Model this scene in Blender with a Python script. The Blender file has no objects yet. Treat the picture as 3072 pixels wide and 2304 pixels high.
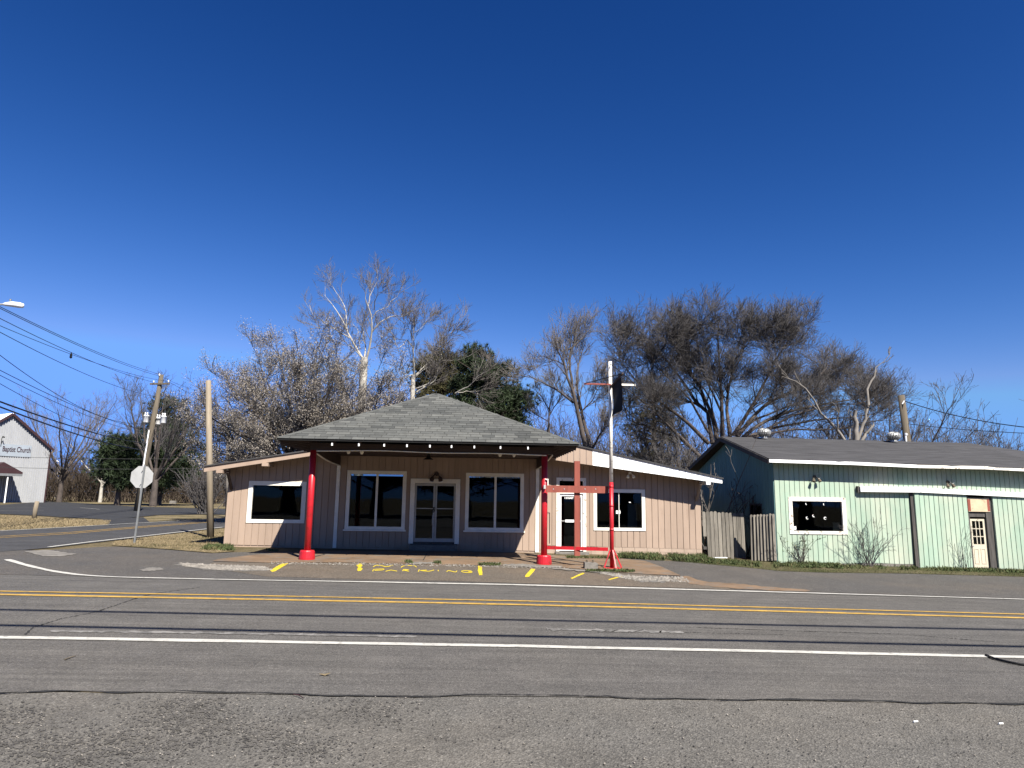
import bpy, bmesh, math, random
import numpy as np
from mathutils import Vector, Matrix
random.seed(7); RNG = np.random.default_rng(7)
S = bpy.context.scene
COL = S.collection
# ---------------------------------------------------------------- camera
FPX, PITCH, ROLL, YAW, EYE = 2049.28, .164965, .014653, .066154, 1.7
_F = np.array([math.sin(YAW)*math.cos(PITCH), math.cos(YAW)*math.cos(PITCH), math.sin(PITCH)])
_R0 = np.array([math.cos(YAW), -math.sin(YAW), 0.]); _U0 = np.cross(_R0, _F)
_R = _R0*math.cos(ROLL)+_U0*math.sin(ROLL); _U = _U0*math.cos(ROLL)-_R0*math.sin(ROLL)
cam = bpy.data.cameras.new('camera'); camo = bpy.data.objects.new('camera', cam); COL.objects.link(camo)
cam.sensor_fit = 'HORIZONTAL'; cam.sensor_width = 36; cam.lens = 36*FPX/3072; cam.clip_end = 3000; cam.clip_start = .05
mw = Matrix.Identity(4)
for i in range(3):
    mw[i][0] = _R[i]; mw[i][1] = _U[i]; mw[i][2] = -_F[i]
mw[2][3] = EYE
camo.matrix_world = mw; S.camera = camo
S.render.resolution_x = 1024; S.render.resolution_y = 768
# ---------------------------------------------------------------- sky, sun, exposure
SUN = Vector((.41, -.82, 1.0)).normalized()
W = bpy.data.worlds.new('World'); S.world = W; W.use_nodes = True
nt = W.node_tree; bg = nt.nodes['Background']
sky = nt.nodes.new('ShaderNodeTexSky'); sky.sky_type = 'NISHITA'; sky.sun_disc = False
sky.sun_elevation = math.asin(SUN.z); sky.sun_rotation = math.atan2(SUN.x, SUN.y)
sky.altitude = 0; sky.air_density = 1.0; sky.dust_density = 0.0; sky.ozone_density = 10.0
sp = nt.nodes.new('ShaderNodeSeparateColor'); cb = nt.nodes.new('ShaderNodeCombineColor'); nt.links.new(sky.outputs[0], sp.inputs[0])
for ch, ref, g_, out in ((0, 1.495, 2.5, .98), (1, 3.155, 1.68, 2.22), (2, 6.35, 1.42, 5.8)):   # a camera-like contrast curve on the whole sky
    prev = sp.outputs[ch]
    for op, val in (('DIVIDE', ref), ('POWER', g_), ('MINIMUM', 1.3), ('MULTIPLY', out)):
        m_ = nt.nodes.new('ShaderNodeMath'); m_.operation = op; m_.inputs[1].default_value = val; nt.links.new(prev, m_.inputs[0]); prev = m_.outputs[0]
    nt.links.new(prev, cb.inputs[ch])
nt.links.new(cb.outputs[0], bg.inputs[0]); bg.inputs[1].default_value = .0618
sl = bpy.data.lights.new('sun', 'SUN'); sl.energy = 5.0; sl.angle = math.radians(.53); sl.color = (1, .95, .87)
so = bpy.data.objects.new('sun', sl); COL.objects.link(so); so.location = (8, -16, 30)
so.rotation_euler = SUN.to_track_quat('Z', 'Y').to_euler()
vs = S.view_settings; vs.view_transform = 'Standard'; vs.look = 'None'; vs.gamma = 1; vs.use_curve_mapping = False; vs.exposure = 1.3
# ---------------------------------------------------------------- pixel -> place helpers
def ray(x, y): return _F+_R*(x-1536)/FPX+_U*(1152-y)/FPX
def atY(x, y, Y):
    d = ray(x, y); return d*(Y/d[1])+np.array([0, 0, EYE])
def atX(x, y, X):
    d = ray(x, y); return d*(X/d[0])+np.array([0, 0, EYE])
_pY = [-80, 0, 8.5, 11.35, 14.3, 16, 18, 60]; _pz = [-.03, -.03, -.028, .02, -.06, -.035, 0, 0]
_fx = [-90, -12, 22, 90]; _fz = [.216, .216, -.396, -.396]
_bx = [-90, -14, -7.4, 0, 7.6, 9.6, 17.6, 30, 90]; _bz = [.15, .15, .10, .03, -.08, -.17, -.36, -.5, -.5]
def gz(X, Y):
    t = np.clip((np.asarray(Y, float)-14.3)/3.7, 0, 1)
    return np.interp(X, _fx, _fz)*(1-t)+np.interp(X, _bx, _bz)*t+np.interp(Y, _pY, _pz)
def G(x, y):
    d = ray(x, y); z = 0.
    for i in range(25):
        t = (z-EYE)/d[2]; z = .5*z+.5*float(gz(d[0]*t, d[1]*t))
    return d*t+np.array([0, 0, EYE])
def lerp(a, b, t): return a+(b-a)*t
# ---------------------------------------------------------------- materials
def newmat(name):
    m = bpy.data.materials.new(name); m.use_nodes = True
    n = m.node_tree.nodes; return m, m.node_tree, n['Principled BSDF']
def N(t, typ, **kw):
    n = t.nodes.new(typ)
    for k, v in kw.items():
        if k in n.inputs: n.inputs[k].default_value = v
        else: setattr(n, k, v)
    return n
def coords(t, stretch=(1, 1, 1), rnd=False):
    tc = N(t, 'ShaderNodeTexCoord'); mp = N(t, 'ShaderNodeMapping'); mp.inputs['Scale'].default_value = stretch
    t.links.new(tc.outputs['Object'], mp.inputs['Vector']); return mp.outputs[0]
def noise(t, vec, scale, detail=4, rough=.6):
    n = N(t, 'ShaderNodeTexNoise'); n.inputs['Scale'].default_value = scale; n.inputs['Detail'].default_value = detail; n.inputs['Roughness'].default_value = rough
    t.links.new(vec, n.inputs['Vector']); return n.outputs['Fac']
def ramp(t, fac, stops):
    r = N(t, 'ShaderNodeValToRGB'); e = r.color_ramp.elements
    while len(e) < len(stops): e.new(.5)
    for i, (p, c) in enumerate(stops): e[i].position = p; e[i].color = tuple(c[:3])+(1,) if not np.isscalar(c) else (c, c, c, 1)
    t.links.new(fac, r.inputs[0]); return r.outputs[0]
def mix(t, fac, a, b, mode='MIX'):
    m = N(t, 'ShaderNodeMix', data_type='RGBA', blend_type=mode)
    for s, v in ((m.inputs[0], fac), (m.inputs[6], a), (m.inputs[7], b)):
        if hasattr(v, 'is_linked'): t.links.new(v, s)
        elif np.isscalar(v): s.default_value = v
        else: s.default_value = tuple(v[:3])+(1,)
    return m.outputs[2]
def scal(c, k): return tuple(min(1, v*k) for v in c)
def bump(t, bs, h, strength, dist=.01):
    b = N(t, 'ShaderNodeBump'); b.inputs['Strength'].default_value = strength; b.inputs['Distance'].default_value = dist
    t.links.new(h, b.inputs['Height']); t.links.new(b.outputs[0], bs.inputs['Normal'])
KEEP = ('white paint', 'white paper', 'old white trim', 'peeling white paint on wood')
def M(name, c, rough=.8, var=.25, scale=3., stretch=(1, 1, 1), bmp=.2, bscale=60., rnd=0., metal=0., dirt=None, dirt_at=(.55, .7), dirt_scale=6., bdist=.006, spec=.3):
    K = 1. if name in KEEP else .61; c = scal(c, K); dirt = scal(dirt, K) if dirt else None
    m, t, bs = newmat(name); v = coords(t, stretch)
    f1 = noise(t, v, scale, 6); col = ramp(t, f1, [(.3, scal(c, 1-var)), (.7, scal(c, 1+var))])
    f2 = noise(t, v, scale*9, 3)
    col = mix(t, 1., col, ramp(t, f2, [(.25, 1-var*.6), (.75, 1.)]), 'MULTIPLY')
    if dirt: col = mix(t, ramp(t, noise(t, v, dirt_scale, 8, .7), [(dirt_at[0], 0.), (dirt_at[1], 1.)]), col, dirt)
    if rnd:
        oi = N(t, 'ShaderNodeObjectInfo'); col = mix(t, 1., col, ramp(t, oi.outputs['Random'], [(0, 1-rnd), (1, 1.)]), 'MULTIPLY')
    t.links.new(col, bs.inputs['Base Color'])
    bs.inputs['Roughness'].default_value = rough; bs.inputs['Metallic'].default_value = metal
    bs.inputs['Specular IOR Level'].default_value = spec
    if bmp: bump(t, bs, noise(t, v, bscale, 4), bmp, bdist)
    return m
def asphalt(name, c, tan, speck, agg=90., streak=True, tan_amt=.5, bstr=.5, bd=.012, blotch=.0):
    c, tan = scal(c, .61), scal(tan, .61); m, t, bs = newmat(name); v = coords(t)
    big = noise(t, v, .35, 5, .6); mid = noise(t, v, 1.6, 6, .7)
    col = mix(t, ramp(t, big, [(.4, 0.), (.68, tan_amt)]), c, tan)
    col = mix(t, 1., col, ramp(t, mid, [(.3, .72), (.7, 1.12)]), 'MULTIPLY')
    if blotch: col = mix(t, 1., col, ramp(t, noise(t, coords(t, (.7, 1.3, 1)), .9, 7, .62), [(.5, 1.), (.66, 1-blotch)]), 'MULTIPLY')
    if streak:
        vs_ = coords(t, (.12, 2.2, 1)); st = noise(t, vs_, 2.2, 6, .65)
        col = mix(t, 1., col, ramp(t, st, [(.32, .7), (.62, 1.06)]), 'MULTIPLY')
        st2 = noise(t, coords(t, (.05, 5., 1)), 3.5, 4, .6); col = mix(t, 1., col, ramp(t, st2, [(.3, .82), (.6, 1.05)]), 'MULTIPLY')
    col = mix(t, 1., col, ramp(t, noise(t, v, 26, 3, .7), [(.3, .74), (.7, 1.22)]), 'MULTIPLY')
    vo = N(t, 'ShaderNodeTexVoronoi'); vo.inputs['Scale'].default_value = agg; t.links.new(v, vo.inputs['Vector'])
    col = mix(t, speck, col, ramp(t, vo.outputs['Color'], [(.06, (.02, .02, .02)), (.4, scal(c, .85)), (.8, scal(c, 1.3)), (1., (.3, .285, .26))]))
    fn = noise(t, v, agg*1.3, 3); col = mix(t, 1., col, ramp(t, fn, [(.3, .55), (.7, 1.38)]), 'MULTIPLY')
    t.links.new(col, bs.inputs['Base Color']); bs.inputs['Roughness'].default_value = .9; bs.inputs['Specular IOR Level'].default_value = .25
    hsum = N(t, 'ShaderNodeMath', operation='ADD'); t.links.new(vo.outputs['Distance'], hsum.inputs[0]); t.links.new(fn, hsum.inputs[1])
    bump(t, bs, hsum.outputs[0], bstr, bd)
    return m
def grassmat(name, c1, c2, c3):
    c1, c2, c3 = scal(c1, .61), scal(c2, .61), scal(c3, .61); m, t, bs = newmat(name); v = coords(t)
    a = noise(t, v, .5, 6, .7); b = noise(t, v, 14, 5, .7)
    col = ramp(t, a, [(.38, c1), (.5, c2), (.66, c3)])
    col = mix(t, 1., col, ramp(t, b, [(.3, .45), (.7, 1.2)]), 'MULTIPLY')
    t.links.new(col, bs.inputs['Base Color']); bs.inputs['Roughness'].default_value = 1; bs.inputs['Specular IOR Level'].default_value = .1
    bump(t, bs, b, .8, .04); return m
def glassmat(name, tint=(.55, .6, .62)):
    m = bpy.data.materials.new(name); m.use_nodes = True; t = m.node_tree; t.nodes.clear()
    o = N(t, 'ShaderNodeOutputMaterial'); mx = N(t, 'ShaderNodeMixShader'); tr = N(t, 'ShaderNodeBsdfTransparent'); gl = N(t, 'ShaderNodeBsdfGlossy')
    tr.inputs[0].default_value = tint+(1,); gl.inputs['Roughness'].default_value = .02; gl.inputs[0].default_value = (.7, .74, .8, 1)
    fr = N(t, 'ShaderNodeFresnel'); fr.inputs[0].default_value = 1.3
    v = coords(t); nb = noise(t, v, .8, 2); b = N(t, 'ShaderNodeBump'); b.inputs['Strength'].default_value = .03; b.inputs['Distance'].default_value = .05
    t.links.new(nb, b.inputs['Height']); t.links.new(b.outputs[0], gl.inputs['Normal'])
    t.links.new(fr.outputs[0], mx.inputs[0]); t.links.new(tr.outputs[0], mx.inputs[1]); t.links.new(gl.outputs[0], mx.inputs[2]); t.links.new(mx.outputs[0], o.inputs[0])
    return m
MAT = {}
MAT['road'] = asphalt('road asphalt', (.155, .146, .134), (.195, .176, .15), .3, 70.)
MAT['shoulder'] = asphalt('shoulder asphalt', (.178, .168, .15), (.235, .207, .168), .45, 60., False, .8, .6, .015, .3)
MAT['lot'] = asphalt('forecourt asphalt', (.115, .108, .1), (.17, .14, .108), .45, 50., False, .8, .6)
MAT['dusty'] = asphalt('dusty brown asphalt', (.165, .138, .108), (.21, .155, .105), .4, 50., False, .9, .5)
MAT['street'] = asphalt('street asphalt', (.085, .084, .085), (.1, .097, .092), .2, 50.)
MAT['park'] = asphalt('parking asphalt', (.048, .049, .052), (.075, .074, .072), .2, 40.)
MAT['worn'] = M('worn away white paint', (.3, .285, .265), .9, .2, 4, bmp=.3, dirt=(.15, .143, .133), dirt_at=(.44, .56), dirt_scale=7)
MAT['tar'] = M('dark joint', (.035, .034, .033), .95, .4, 8, bmp=.8, bscale=60, bdist=.02)
MAT['apron'] = M('brown concrete', (.25, .165, .1), .9, .3, 1.6, bmp=.5, bscale=90, dirt=(.19, .17, .145), dirt_at=(.5, .66), dirt_scale=2.)
MAT['concrete'] = M('concrete', (.26, .24, .21), .9, .25, 4, bmp=.5, bscale=60, dirt=(.12, .11, .1))
MAT['chalk'] = M('pale gravel', (.24, .225, .2), .95, .35, 12, bmp=1, bscale=40, bdist=.03)
MAT['yellow'] = M('yellow road paint', (.62, .38, .08), .8, .2, 4, bmp=.3, dirt=(.2, .17, .12), dirt_at=(.52, .68), dirt_scale=9)
MAT['bright_yellow'] = M('bright yellow spray paint', (.8, .6, .04), .7, .12, 6, bmp=.3, dirt=(.2, .16, .08), dirt_at=(.62, .72), dirt_scale=14)
MAT['white_line'] = M('white road paint', (.66, .64, .58), .8, .12, 4, bmp=.3, dirt=(.25, .24, .22), dirt_at=(.53, .7), dirt_scale=11)
MAT['grass'] = grassmat('dry lawn', (.13, .115, .05), (.27, .215, .12), (.33, .27, .16))
MAT['moss'] = grassmat('thin mossy verge', (.075, .08, .03), (.13, .12, .055), (.2, .165, .1))
MAT['field'] = grassmat('winter ground', (.12, .1, .05), (.2, .16, .09), (.24, .19, .11))
MAT['peach'] = M('peach painted siding', (.53, .395, .3), .75, .12, 1.4, (1, 1, .25), .12, 90, rnd=.1, dirt=(.38, .27, .2), dirt_at=(.58, .82), dirt_scale=2.2)
MAT['peach_base'] = M('peach painted block', (.56, .43, .33), .8, .12, 2, bmp=.3, bscale=60, rnd=.1)
MAT['trim'] = M('old white trim', (.72, .69, .61), .6, .1, 3, bmp=.15, dirt=(.32, .29, .24), dirt_at=(.66, .78), dirt_scale=9)
MAT['white'] = M('white paint', (.82, .82, .8), .55, .05, 3, bmp=.1, rnd=.06)
MAT['brown'] = M('dark brown paint', (.085, .055, .045), .7, .2, 3, (1, 1, 1), .15, 60)
MAT['red'] = M('glossy red paint', (.66, .018, .03), .38, .12, 3, bmp=.12, bscale=25, dirt=(.3, .03, .025), dirt_at=(.56, .66), dirt_scale=7, spec=.5)
MAT['crosswood'] = M('red brown stained wood', (.36, .095, .065), .7, .22, 3, (3, 3, .5), .3, 40, dirt=(.45, .2, .15), dirt_at=(.64, .78))
for i, k in enumerate(((.135, .139, .13), (.165, .168, .155), (.095, .099, .094))):
    MAT['shingle%d' % i] = M('grey green shingle %d' % i, k, .95, .16, 5, bmp=.5, bscale=120, rnd=.22)
MAT['deck'] = M('roof felt', (.02, .02, .02), .95, .2, 3, bmp=.3)
MAT['dark_roof'] = M('dark grey roofing', (.085, .083, .085), .95, .3, 2.5, (.4, 3, 1), .5, 50, dirt=(.04, .04, .045), dirt_at=(.62, .72), dirt_scale=2.)
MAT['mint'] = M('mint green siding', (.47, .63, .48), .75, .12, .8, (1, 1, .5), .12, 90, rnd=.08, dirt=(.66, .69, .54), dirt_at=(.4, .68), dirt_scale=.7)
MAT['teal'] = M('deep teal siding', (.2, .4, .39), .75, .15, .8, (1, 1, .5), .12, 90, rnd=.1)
MAT['peel'] = M('peeling white paint on wood', (.72, .68, .6), .75, .15, 4, (1, 1, 1), .4, 60, dirt=(.2, .15, .11), dirt_at=(.57, .62), dirt_scale=9)
MAT['old_wood'] = M('grey weathered wood', (.36, .325, .27), .9, .35, 3, (5, 5, .45), .5, 40, rnd=.35, dirt=(.07, .065, .06), dirt_at=(.55, .75), dirt_scale=2.5)
MAT['grey_board'] = M('dark weathered boards', (.12, .11, .1), .9, .4, 3, (6, 6, .6), .5, 40)
MAT['pole_wood'] = M('pale pole wood', (.37, .305, .22), .85, .3, 3, (5, 5, .3), .4, 40, dirt=(.2, .14, .08), dirt_at=(.55, .72))
MAT['util_wood'] = M('grey utility pole wood', (.17, .14, .1), .9, .3, 3, (5, 5, .3), .4, 40)
MAT['steel'] = M('galvanised steel', (.62, .62, .6), .5, .12, 4, bmp=.05, metal=.15)
MAT['grey_steel'] = M('dull zinc', (.33, .34, .34), .55, .15, 3, bmp=.05, metal=.4)
MAT['alu'] = M('worn aluminium frame', (.55, .55, .52), .5, .15, 5, bmp=.1, metal=.2)
MAT['black'] = M('black rubber', (.012, .012, .012), .5, .2, 5, bmp=.1)
MAT['wire'] = M('cable', (.015, .015, .017), .6, .1, 5, bmp=0)
MAT['white_metal'] = M('white ribbed metal', (.5, .51, .52), .5, .08, 1, (1, 1, .2), 0)
MAT['maroon'] = M('maroon trim', (.06, .026, .03), .6, .15, 3, bmp=.1)
MAT['sign_grey'] = M('pale grey sign', (.42, .47, .52), .6, .06, 1, bmp=0)
MAT['letter'] = M('dark plum lettering', (.05, .018, .03), .6, .05, 1, bmp=0)
MAT['cream'] = M('cream door paint', (.8, .72, .55), .6, .06, 3, bmp=.1, dirt=(.55, .45, .3), dirt_at=(.66, .85))
MAT['stain'] = M('stained cream board', (.78, .64, .42), .8, .15, 3, bmp=.3, dirt=(.25, .1, .06), dirt_at=(.6, .75), dirt_scale=5)
MAT['room'] = M('dim interior', (.07, .07, .075), .9, .2, 2, bmp=0)
MAT['card'] = M('cardboard', (.5, .34, .17), .8, .08, 4, bmp=.05)
MAT['box_red'] = M('maroon box print', (.28, .03, .05), .7, .08, 4, bmp=0)
MAT['paper'] = M('white paper', (.85, .85, .82), .8, .03, 4, bmp=0)
MAT['banner'] = M('black banner cloth', (.02, .02, .024), .85, .2, 6, bmp=.1)
MAT['brick'] = M('orange brick', (.5, .17, .1), .9, .2, 6, bmp=.4)
MAT['turbine'] = M('vent aluminium', (.6, .6, .57), .4, .15, 6, bmp=.05, metal=.6)
MAT['glass'] = glassmat('window glass')
MAT['bark_white'] = M('white bark', (.62, .58, .5), .85, .2, 1.2, bmp=.3, bscale=20, dirt=(.2, .16, .12), dirt_at=(.56, .68), dirt_scale=1.5)
MAT['bark_pale'] = M('pale grey bark', (.3, .27, .235), .9, .3, 2, bmp=.3, bscale=20)
MAT['bark'] = M('grey brown bark', (.12, .097, .083), .9, .35, 2, bmp=.5, bscale=15, bdist=.02)
MAT['bark_dark'] = M('dark bark', (.075, .06, .055), .9, .35, 2, bmp=.5, bscale=15, bdist=.02)
MAT['twig'] = M('grey brown twigs', (.125, .115, .112), .9, .3, 1.2, bmp=0)
MAT['twig_grey'] = M('grey twigs', (.21, .185, .165), .9, .3, 1.2, bmp=0)
MAT['blossom'] = M('pale spring buds', (.44, .395, .34), .85, .3, 1.6, bmp=0, dirt=(.3, .25, .19), dirt_at=(.46, .6), dirt_scale=2.6)
MAT['pine'] = M('pine needles', (.038, .062, .022), .7, .5, 1.1, bmp=0)
MAT['olive'] = M('olive brown needles', (.11, .1, .04), .8, .4, 1.1, bmp=0)
MAT['weed'] = M('green weed leaves', (.085, .115, .035), .8, .5, 3, bmp=0, dirt=(.2, .16, .07), dirt_at=(.52, .66), dirt_scale=4)
MAT['straw'] = M('straw', (.36, .28, .16), .9, .4, 3, bmp=0)
MAT['brush'] = M('brown brush', (.105, .078, .055), .95, .4, .6, bmp=0)
MAT['stone_d'] = M('dark stones', (.115, .108, .1), .9, .5, 7, bmp=0)
MAT['stone_l'] = M('light stones', (.33, .3, .26), .9, .4, 7, bmp=0)
# ---------------------------------------------------------------- mesh helpers
def link(name, me, mat=None, parent=None, smooth=False):
    if mat and not me.materials: me.materials.append(MAT[mat] if isinstance(mat, str) else mat)
    if smooth: me.polygons.foreach_set('use_smooth', np.ones(len(me.polygons), bool))
    o = bpy.data.objects.new(name, me); COL.objects.link(o)
    if parent: adopt(o, parent)
    return o
def adopt(o, parent):      # meshes are modelled in place; only the Empty at a thing's base carries an offset
    o.parent = parent
    if parent.parent is None: o.matrix_parent_inverse = Matrix.Translation(-Vector(parent.location))
def tag(o, label, cat, group=None):
    o['label'] = label; o['category'] = cat
    if group: o['group'] = group
    return o
def struct(o): o['kind'] = 'structure'; return o
def stuff(o): o['kind'] = 'stuff'; return o
def thing(name, loc, label, cat, group=None):
    o = bpy.data.objects.new(name, None); COL.objects.link(o); o.location = tuple(float(v) for v in loc); o.empty_display_size = .2
    return tag(o, label, cat, group)
class MB:
    def __init__(s): s.v = []; s.f = []
    def add(s, v, f):
        n = len(s.v); s.v += [tuple(map(float, p)) for p in v]; s.f += [tuple(i+n for i in q) for q in f]; return s
    def hexa(s, b, t):   # b, t: 4 points each (counter-clockwise seen from the top)
        return s.add(list(b)+list(t), [(3, 2, 1, 0), (4, 5, 6, 7), (0, 1, 5, 4), (1, 2, 6, 5), (2, 3, 7, 6), (3, 0, 4, 7)])
    def box(s, x0, x1, y0, y1, z0, z1):
        return s.hexa([(x0, y0, z0), (x1, y0, z0), (x1, y1, z0), (x0, y1, z0)], [(x0, y0, z1), (x1, y0, z1), (x1, y1, z1), (x0, y1, z1)])
    def beam(s, a, b, w, h):   # rectangular bar from a to b, w sideways, h upward-ish
        a, b = Vector(a), Vector(b); d = (b-a).normalized(); u = Vector((0, 0, 1)) if abs(d.z) < .9 else Vector((0, 1, 0))
        r = d.cross(u).normalized()*w/2; q = r.cross(d).normalized()*h/2
        return s.hexa([a-r-q, a+r-q, a+r+q, a-r+q], [b-r-q, b+r-q, b+r+q, b-r+q])
    def tube(s, pts, rad, n=8, cap=True):
        pts = [Vector(p) for p in pts]; m = len(pts); rad = [rad]*m if np.isscalar(rad) else rad; o = len(s.v); prev = None
        for i, p in enumerate(pts):
            d = (pts[min(i+1, m-1)]-pts[max(i-1, 0)]).normalized()
            if prev is None: prev = d.orthogonal().normalized()
            prev = (prev-d*prev.dot(d)).normalized(); q = d.cross(prev)
            for k in range(n):
                a = 2*math.pi*k/n; s.v.append(tuple(p+(prev*math.cos(a)+q*math.sin(a))*rad[i]))
        for i in range(m-1):
            for k in range(n): s.f.append((o+i*n+k, o+i*n+(k+1) % n, o+(i+1)*n+(k+1) % n, o+(i+1)*n+k))
        if cap: s.f.append(tuple(o+k for k in range(n))[::-1]); s.f.append(tuple(o+(m-1)*n+k for k in range(n)))
        return s
    def lathe(s, c, prof, n=16):   # prof: (radius, height) bottom to top
        return s.tube([(c[0], c[1], c[2]+z) for r, z in prof], [r for r, z in prof], n) if all(prof[i+1][1] > prof[i][1] for i in range(len(prof)-1)) else s
    def mesh(s, name):
        me = bpy.data.meshes.new(name); me.from_pydata(s.v, [], s.f); me.update(); return me
    def build(s, name, mat, parent=None, smooth=False): return link(name, s.mesh(name), mat, parent, smooth)
def npmesh(name, V, Fc, mat, parent=None):
    me = bpy.data.meshes.new(name); V = np.ascontiguousarray(V, np.float32).reshape(-1, 3); k = Fc.shape[1]
    me.vertices.add(len(V)); me.vertices.foreach_set('co', V.ravel())
    me.loops.add(Fc.size); me.loops.foreach_set('vertex_index', Fc.astype(np.int32).ravel())
    me.polygons.add(len(Fc)); me.polygons.foreach_set('loop_start', np.arange(0, Fc.size, k, dtype=np.int32)); me.polygons.foreach_set('loop_total', np.full(len(Fc), k, np.int32))
    me.update(calc_edges=True); me.validate(); return link(name, me, mat, parent)
def text(name, s, size, mat, parent, loc, rz=0, rx=math.pi/2, sx=1., bold=0., depth=.003):
    cu = bpy.data.curves.new(name, 'FONT'); cu.body = s; cu.size = size; cu.align_x = 'CENTER'; cu.align_y = 'CENTER'; cu.extrude = depth; cu.offset = bold
    to = bpy.data.objects.new(name, cu); COL.objects.link(to)
    dg = bpy.context.evaluated_depsgraph_get(); me = bpy.data.meshes.new_from_object(to.evaluated_get(dg)); bpy.data.objects.remove(to)
    me.transform(Matrix.Translation(loc) @ Matrix.Rotation(rz, 4, 'Z') @ Matrix.Rotation(rx, 4, 'X') @ Matrix.Diagonal((sx, 1, 1, 1)))
    me.materials.clear(); return link(name, me, mat, parent)
# ground sheets
def resample(P, n):
    P = np.asarray(P, float); d = np.r_[0, np.cumsum(np.linalg.norm(np.diff(P, axis=0), axis=1))]; t = np.linspace(0, d[-1], n)
    return np.stack([np.interp(t, d, P[:, k]) for k in range(P.shape[1])], 1)
def sheet(name, A, B, n, m, off, mat, parent=None, byx=False):
    A, B = np.asarray(A, float)[:, :2], np.asarray(B, float)[:, :2]
    if byx:
        xs = np.linspace(max(A[0, 0], B[0, 0]), min(A[-1, 0], B[-1, 0]), n); A = np.stack([xs, np.interp(xs, A[:, 0], A[:, 1])], 1); B = np.stack([xs, np.interp(xs, B[:, 0], B[:, 1])], 1)
    else: A, B = resample(A, n), resample(B, n)
    t = np.linspace(0, 1, m)[:, None, None]; P = A[None]*(1-t)+B[None]*t
    V = np.concatenate([P, (gz(P[..., 0], P[..., 1])+off)[..., None]], 2).reshape(-1, 3)
    i = np.arange(m-1)[:, None]*n+np.arange(n-1)[None]; Fc = np.stack([i, i+1, i+1+n, i+n], -1).reshape(-1, 4)
    a, b, c = V[Fc[0][0]], V[Fc[0][1]], V[Fc[0][2]]
    if np.cross(b-a, c-a)[2] < 0: Fc = Fc[:, ::-1]
    return npmesh(name, V, Fc, mat, parent)
def gline(px): return np.array([G(*q) for q in px])
def extend(P, x0, x1):
    P = [list(p[:2]) for p in P]
    for e, x in ((0, x0), (-1, x1)):
        a, b = (P[0], P[1]) if e == 0 else (P[-1], P[-2])
        s = (a[1]-b[1])/(a[0]-b[0]); q = [x, a[1]+s*(x-a[0])]
        P = [q]+P if e == 0 else P+[q]
    return np.array(P)
def paint(name, P, w, mat, parent, off, n=60, jag=0.):
    P = resample(np.asarray(P)[:, :2], n); d = np.gradient(P, axis=0); d /= np.linalg.norm(d, axis=1)[:, None]; nn = np.stack([-d[:, 1], d[:, 0]], 1)
    j = RNG.normal(0, jag, (2, n, 1)) if jag else np.zeros((2, n, 1))
    return sheet(name, P+nn*(w/2+j[0]), P-nn*(w/2+j[1]), n, 2, off, mat, parent)
def pxpoly(name, polys, mat, parent, off, jag=0):   # filled polygons traced in the photograph, laid on the ground
    mb = MB()
    for pl in polys:
        if jag: q_ = resample(np.array(pl+[pl[0]], float), 48)[:-1]; pl = q_+RNG.normal(0, jag, q_.shape)*np.array([1., .35])
        V = [G(*q) for q in pl]; V = [(p[0], p[1], float(gz(p[0], p[1]))+off) for p in V]
        ar = sum(V[i][0]*V[(i+1) % len(V)][1]-V[(i+1) % len(V)][0]*V[i][1] for i in range(len(V)))
        mb.add(V if ar > 0 else V[::-1], [tuple(range(len(V)))])
    return mb.build(name, mat, parent)
# ================================================================ ground and roads
xs = np.unique(np.r_[np.linspace(-900, -90, 12), np.arange(-90, 90.1, 1.5), np.linspace(90, 900, 12)])
ys = np.unique(np.r_[np.linspace(-300, -20, 8), np.arange(-20, 60.1, .5), np.arange(60, 200, 10), np.linspace(200, 1200, 8)])
XX, YY = np.meshgrid(xs, ys); V = np.stack([XX, YY, gz(XX, YY)], -1).reshape(-1, 3); n = len(xs)
i = np.arange(len(ys)-1)[:, None]*n+np.arange(n-1)[None]
struct(npmesh('ground', V, np.stack([i, i+1, i+1+n, i+n], -1).reshape(-1, 4), 'field'))
seam_px = [(0, 2080), (200, 2075), (420, 2079), (700, 2084), (1000, 2088), (1300, 2091), (1536, 2091), (1900, 2096), (2300, 2103), (2700, 2110), (3072, 2112)]
seam = extend(gline(seam_px), -70, 70)
near = extend(gline([(0, 1916), (768, 1929), (1536, 1941.7), (2304, 1958), (3072, 1975)]), -70, 70)
far = extend(gline([(694, 1742), (1100, 1749), (1536, 1757), (2000, 1770), (2439, 1782.6), (3072, 1800.7)]), -70, 70)
edge = far.copy(); edge[:, 1] += .25
struct(sheet('road_shoulder', [(-70, -20), (70, -20)], seam, 140, 40, .004, 'shoulder', byx=True))
MR = struct(sheet('main_road', seam, edge, 200, 34, .010, 'road', byx=True))
# forecourt between the road and the buildings, running round the corner on the left
fc_top = gline([(-60, 1652), (150, 1652), (330, 1640), (410, 1644), (520, 1652), (640, 1662), (700, 1658), (1024, 1655), (1600, 1664), (2050, 1686), (2330, 1714), (2700, 1722), (3072, 1732)])
FC = struct(sheet('forecourt', extend(fc_top, -40, 40), edge, 220, 26, .014, 'lot', byx=True))
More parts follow.
